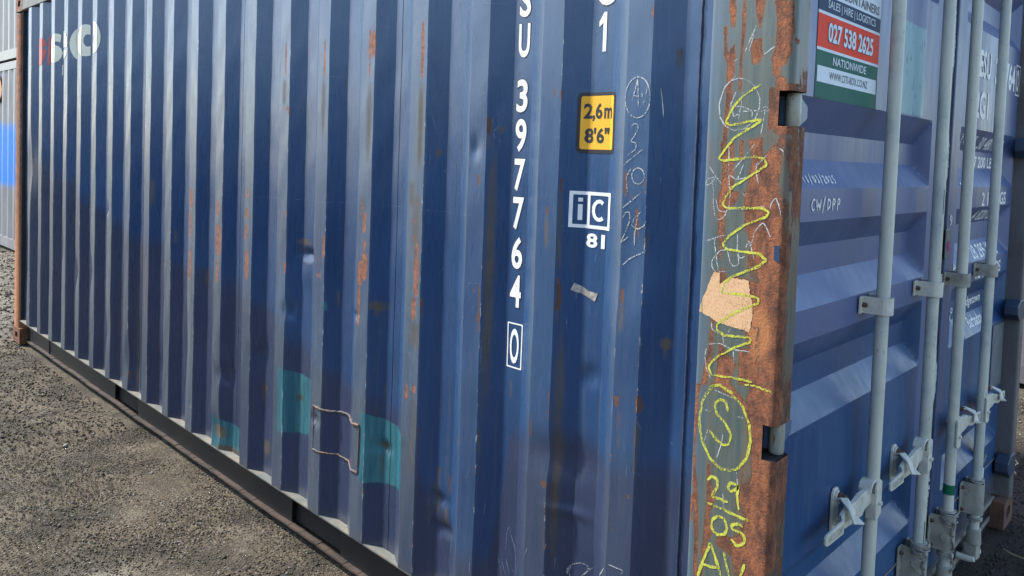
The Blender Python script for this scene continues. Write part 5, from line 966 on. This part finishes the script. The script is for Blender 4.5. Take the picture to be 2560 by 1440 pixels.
def sweep(mb, path):
    """path of (x, y, z, half width across, half thickness) with a rectangular section; width is vertical-ish"""
    P = [Vector(p[:3]) for p in path]; v = []
    for i, p in enumerate(P):
        t = (P[min(i+1, len(P)-1)]-P[max(i-1, 0)]).normalized()
        side = t.cross(Vector((0, 1, 0))) if abs(t.y) < 0.7 else Vector((0, 0, 1)); side = (side-t*side.dot(t)).normalized(); n = t.cross(side)
        w, h = path[i][3], path[i][4]
        v += [p-side*w-n*h, p+side*w-n*h, p+side*w+n*h, p-side*w+n*h]
    f = []
    for i in range(len(P)-1):
        for k in range(4): f.append((4*i+k, 4*i+(k+1) % 4, 4*(i+1)+(k+1) % 4, 4*(i+1)+k))
    f += [(0, 1, 2, 3), tuple(4*(len(P)-1)+k for k in range(4))]
    return mb.add(v, f)
def handle(y, d, sgn, z=0.650):
    """hub lug on the rod, lever, catch with its bolt and swing plate; sgn -1: lever points to -y"""
    Y = lambda v: y+sgn*v
    xs = -0.012; xf = RX+RR
    hub = MB()
    # folded lug: cheek plate lying on the rod's face, lip along it and a hooked top
    hub.prism([(Y(v), z+u) for v, u in [(-0.016, -0.052), (0.012, -0.064), (0.026, -0.052), (0.026, 0.026), (0.016, 0.040), (-0.004, 0.044), (-0.016, 0.036)]], 'x', xf-0.003, xf+0.003)
    hub.box(xs-0.006, xf+0.004, min(Y(0.022), Y(0.028)), max(Y(0.022), Y(0.028)), z-0.060, z+0.010)
    n = 10; a_ = [(Y(0.010+0.030*math.cos(t)), z+0.018+0.028*math.sin(t)) for t in np.linspace(0, math.pi*0.9, n)]; b_ = [(Y(0.010+0.023*math.cos(t)), z+0.018+0.021*math.sin(t)) for t in np.linspace(math.pi*0.9, 0, n)]
    hub.prism([(p+sgn*0.012, q) for p, q in a_+b_], 'x', xs-0.020, xf-0.004)
    hub.tube([(xf+0.002, Y(0.004), z-0.018), (xf+0.011, Y(0.004), z-0.018)], 0.0062, 10)
    hub.obj('handle_hub', M_HW, d, bevel=0.0012)
    lv = MB()
    sweep(lv, [(xs, Y(0.016), z+0.004, 0.020, 0.007), (xs, Y(0.070), z+0.004, 0.024, 0.007), (xs, Y(0.095), z-0.002, 0.030, 0.007), (xs-0.002, Y(0.125), z-0.008, 0.026, 0.0065), (xs-0.004, Y(0.170), z-0.010, 0.026, 0.006), (xs-0.004, Y(0.205), z-0.014, 0.018, 0.0055)])
    sweep(lv, [(xs-0.002, Y(0.205), z-0.012, 0.019, 0.004), (xs+0.008, Y(0.226), z-0.016, 0.017, 0.0035), (xs+0.008, Y(0.310), z-0.016, 0.015, 0.0035), (xs+0.008, Y(0.330), z-0.016, 0.013, 0.0035), (xs+0.008, Y(0.336), z-0.016, 0.008, 0.003)])
    lv.obj('handle_lever', M_HW, d, bevel=0.0015)
    bm = bmesh.new(); ya, yb = sorted((Y(0.232), Y(0.322)))
    text_bm(bm, 'HAOS CORP', ya, yb, z-0.025, z-0.008, 0.0)
    for vv in bm.verts: vv.co = (xs+0.008+0.0040, vv.co.x, vv.co.y)
    bm_obj(bm, 'grip_text', M_HWD, d)
    cy = 0.150 if sgn < 0 else 0.20
    ct = MB()
    ct.prism([(Y(cy-0.020), z+0.034), (Y(cy-0.010), z+0.046), (Y(cy+0.010), z+0.046), (Y(cy+0.020), z+0.034), (Y(cy+0.020), z-0.062), (Y(cy-0.020), z-0.062)], 'x', DX0+0.001, DX0+0.009)
    ct.prism([(Y(cy-0.013), z+0.030), (Y(cy-0.006), z+0.040), (Y(cy+0.008), z+0.040), (Y(cy+0.014), z+0.030), (Y(cy+0.014), z+0.002), (Y(cy-0.013), z+0.002)], 'x', DX0+0.009, DX0+0.015)
    ct.box(DX0+0.008, xs-0.006, min(Y(cy-0.010), Y(cy+0.018)), max(Y(cy-0.010), Y(cy+0.018)), z-0.046, z-0.038)
    ct.obj('handle_catch', M_HW, d, bevel=0.002)
    sw = MB()
    sweep(sw, [(DX0+0.012, Y(cy+0.004), z+0.020, 0.0025, 0.011), (DX0+0.034, Y(cy+0.015), z+0.030, 0.0025, 0.012), (xs+0.014, Y(cy+0.034), z+0.014, 0.0025, 0.014), (xs+0.020, Y(cy+0.032), z-0.006, 0.0025, 0.016), (xs+0.030, Y(cy+0.012), z-0.016, 0.0025, 0.012)])
    sw.obj('catch_plate', M_HW, d, bevel=0.0012)
    MB().tube([(DX0+0.015, Y(cy), z+0.026), (DX0+0.022, Y(cy), z+0.026)], 0.0115, 16).tube([(DX0+0.022, Y(cy), z+0.026), (DX0+0.034, Y(cy), z+0.026)], 0.0095, 6).obj('catch_bolt', M_BOLT, d)
handle(0.645, D1, -1); handle(1.100, D1, -1); handle(1.420, D2, 1, 0.640); handle(1.815, D2, 1, 0.640)
# seal hasp under the last handle
h = MB(); h.prism([(1.985, 0.62), (2.03, 0.60), (2.02, 0.53), (2.05, 0.45), (2.04, 0.37), (1.99, 0.36), (1.965, 0.43), (1.975, 0.53)], 'x', DX0+0.004, DX0+0.010)
h.prism([(1.985, 0.375), (2.01, 0.350), (2.06, 0.372), (2.05, 0.385), (2.01, 0.368)], 'x', DX0+0.010, DX0+0.028)
h.obj('seal_hasp', M_PLATE, D2, bevel=0.002)
MB().tube([(DX0+0.010, 2.005, 0.46), (DX0+0.018, 2.005, 0.46)], 0.013, 14).obj('hasp_bolt', M_ROD, D2)

# sill and header of the door end
s = MB(); s.box(-0.14, -0.055, 0.162, WID-0.162, 0.0, 0.104)
sill = s.obj('door_sill', M_RAIL, BOX, 'dusty bottom sill below the doors', bevel=0.004)
MB().box(-0.15, -0.048, 0.11, WID-0.11, 0.104, 0.122).obj('sill_top', M_SILL, BOX, bevel=0.004)
MB().box(-0.060, -0.050, 0.165, WID-0.165, 0.030, 0.050).obj('sill_ledge', M_SILL, sill, bevel=0.002)
MB().box(-0.12, -0.02, 0.162, WID-0.162, 2.473, 2.585).obj('door_header', M_RAIL, BOX, bevel=0.004)
# wire tangles twisted round the rod feet
def wire(y, z, parent, seed, label):
    rr = random.Random(seed); mb = MB()
    for k in range(5):
        P = []; r = RR+0.012; ph = rr.uniform(0, 6)
        for i in range(26):
            a = ph+i*0.42; zz_ = z+0.02-0.0012*i*i*(0.06 if k < 3 else 0.12)+rr.uniform(-.003, .003)
            P.append((RX+0.006+r*0.9*math.cos(a)*(1 if i < 16 else 0.8), y-0.004+r*1.25*math.sin(a), zz_))
        mb.tube(P, 0.0022, 5)
    P = [(RX+0.024, y-0.030, z)]
    for i in range(22): P.append((RX+0.026+0.006*math.sin(i*0.9), y-0.030+0.007*math.sin(i*1.3)+0.0012*i, z-0.010*i))
    mb.tube(P, 0.0032, 6)
    P = [(RX+0.022, y-0.022, z-0.01)] + [(RX+0.024+0.005*math.sin(i*1.2+2), y-0.018+0.006*math.sin(i*1.1), z-0.01-0.008*i) for i in range(1, 18)]
    mb.tube(P, 0.0024, 6)
    mb.obj('twisted_wire', M_WIRE, parent, label, smooth=True)
wire(1.100, 0.34, D1, 3, 'frayed wire twisted round the second rod'); wire(1.420, 0.335, D2, 5, 'frayed wire twisted round the third rod')

# ------------------------------------------------------------------ neighbouring containers
def neighbour_mat(name, a, b, spray=False):
    t = NT(name); sp, _, _ = t.attr('m1')
    col = t.mix(t.ramp(t.noise(6, 5, 0.6, (1, 1, 0.3)), 0.35, 0.65), a, b)
    if spray:
        f = t.ramp(t.math('ADD', sp, t.math('MULTIPLY', t.math('SUBTRACT', t.noise(3, 6), 0.5), 1.0)), 0.15, 0.85)
        col = t.mix(f, col, (0.0, 0.19, 0.66))
    return t.fin(col, 0.45)
def neighbour(label, x0, x1, y0, z0, mat, group, detail=True, spray=False):
    W_, H_ = 2.438, 2.591
    T = empty('shipping_container', label, 'container', (x0, y0, z0), group)
    Lc = x1-x0
    pit = 0.30; k = int((Lc-0.36)/pit); p = (Lc-0.36)/k
    for yy, sg, fl in ((0.0, 1, False), (W_, -1, True)):
        npan = 10; per = k//npan
        for q in range(npan):
            i0, i1 = q*per, (q+1)*per if q < npan-1 else k
            xs, ds = [], []
            for i in range(i0, i1):
                s_ = 0.18+i*p
                for tt, dd_ in ((0, 1), (0.25, 1), (0.5, 0), (0.75, 0)): xs.append(s_+tt*p); ds.append(dd_)
            xs.append(0.18+i1*p-0.002); ds.append(1)
            zs = np.linspace(0.16, 2.48, 40)
            A, B = np.meshgrid(np.array(xs), zs); Dd = np.tile(yy+sg*(0.004+0.036*np.array(ds)), (len(zs), 1))
            me = grid_mesh('side_panel', A, Dd, B, flip=fl)
            sp = np.zeros_like(A)
            if spray and sg > 0:
                sp = sstep(0.74, 1.02, B)*sstep(1.92, 1.55, B)*sstep(-0.6, 0.4, A-(Lc-2.6)+0.2*np.sin(B*5))
            set_attr(me, 'm1', [sp, sp*0, sp*0]); link('side_panel', me, mat, T)
    for yy in (0.0, W_-0.06):
        MB().box(0.17, Lc-0.17, yy, yy+0.06, 2.48, 2.585).obj('top_rail', mat, T); MB().box(0.17, Lc-0.17, yy, yy+0.06, 0.03, 0.16).obj('bottom_rail', mat, T)
    for xx in (0.0, Lc-0.16):
        for yy in (0.0, W_-0.16):
            MB().box(xx, xx+0.16, yy, yy+0.16, 0.118, 2.473).obj('corner_post', mat, T)
            for zz_ in (0.0, 2.473): MB().box(xx-0.002, xx+0.162, yy-0.002, yy+0.162, zz_, zz_+0.118).obj('corner_casting', mat, T, bevel=0.006)
    for xx in (0.03, Lc-0.06): MB().box(xx, xx+0.03, 0.16, W_-0.16, 0.1, 2.5).obj('end_panel', mat, T)
    MB().box(0.1, Lc-0.1, 0.06, W_-0.06, 2.55, 2.57).obj('roof_panel', mat, T)
    MB().box(0.1, Lc-0.1, 0.06, W_-0.06, 0.12, 0.15).obj('floor_deck', M_DARK, T)
    return T
NA = neighbour_mat('grey_container_paint', (0.17, 0.18, 0.20), (0.22, 0.23, 0.24), True)
NB = neighbour_mat('pale_container_paint', (0.20, 0.205, 0.205), (0.25, 0.255, 0.25))
NC = neighbour_mat('dull_purple_container_paint', (0.12, 0.115, 0.145), (0.15, 0.145, 0.165))
TL = neighbour('pale grey container with a sprayed blue patch on its side, standing behind the far post', -23.0, -10.81, 1.18, 0.0, NA, None, spray=True)
TU = neighbour('paler grey container stacked on top of the one with the blue spray patch', -23.0, -10.81, 1.18, 2.592, NB, None)
bm = bmesh.new()
ring2d(bm, [(23.0-12.34+0.26*math.cos(a), 2.23+0.20*math.sin(a)) for a in np.linspace(0, 2*math.pi, 25)[:-1]], [(23.0-12.34+0.13*math.cos(a), 2.23+0.09*math.sin(a)) for a in np.linspace(0, 2*math.pi, 25)[:-1]])
for v in bm.verts: v.co = (v.co.x, -0.002, v.co.y)
M_OR = paint('orange_logo_paint', (0.60, 0.17, 0.01), (0.66, 0.2, 0.02), 9, rough=0.5)
bm_obj(bm, 'orange_logo', M_OR, TL)
neighbour('dull purple grey container beyond the sunlit gravel strip', -6.4, -0.10, 4.95, 0.0, NC, None)

ND = neighbour_mat('dark_grey_container_paint', (0.05, 0.055, 0.065), (0.075, 0.08, 0.085))  # for a container added out of view, so the wall mirrors something dark
neighbour('unseen long dark grey container added opposite the blue wall to darken its reflections', -9.0, 4.6, -8.9, 0.0, ND, None)
for o_ in bpy.data.objects:
    if o_.name.split('.')[0] in ('scribble_marks', 'scratch_marks', 'chalk_writing', 'plate_text', 'label_print', 'grip_text'): o_['kind'] = 'stuff'
# ------------------------------------------------------------------ litter on the ground
def straw(pts, r, label, name='dry_stalk'):
    MB().tube(pts, r, 6).obj(name, M_STRAW, None, smooth=True)
    o = bpy.data.objects[-1] if False else None
def litter(pts, r, label, group=None):
    o = MB().tube(pts, r, 6).obj('dry_stalk', M_STRAW, None, smooth=True); tag(o, label, 'stalk', group)
litter([(0.16, 2.02, 0.0), (0.12, 2.04, 0.012), (0.08, 2.05, 0.010), (0.04, 2.09, 0.002)], 0.003, 'bent straw coloured stalk on the dark dirt, nearest the viewer')
litter([(-0.10, 3.05, 0.0), (-0.13, 3.10, 0.014), (-0.12, 3.20, 0.010), (-0.15, 3.28, 0.0)], 0.004, 'straight pale stalk on the gravel behind the rusted corner casting')
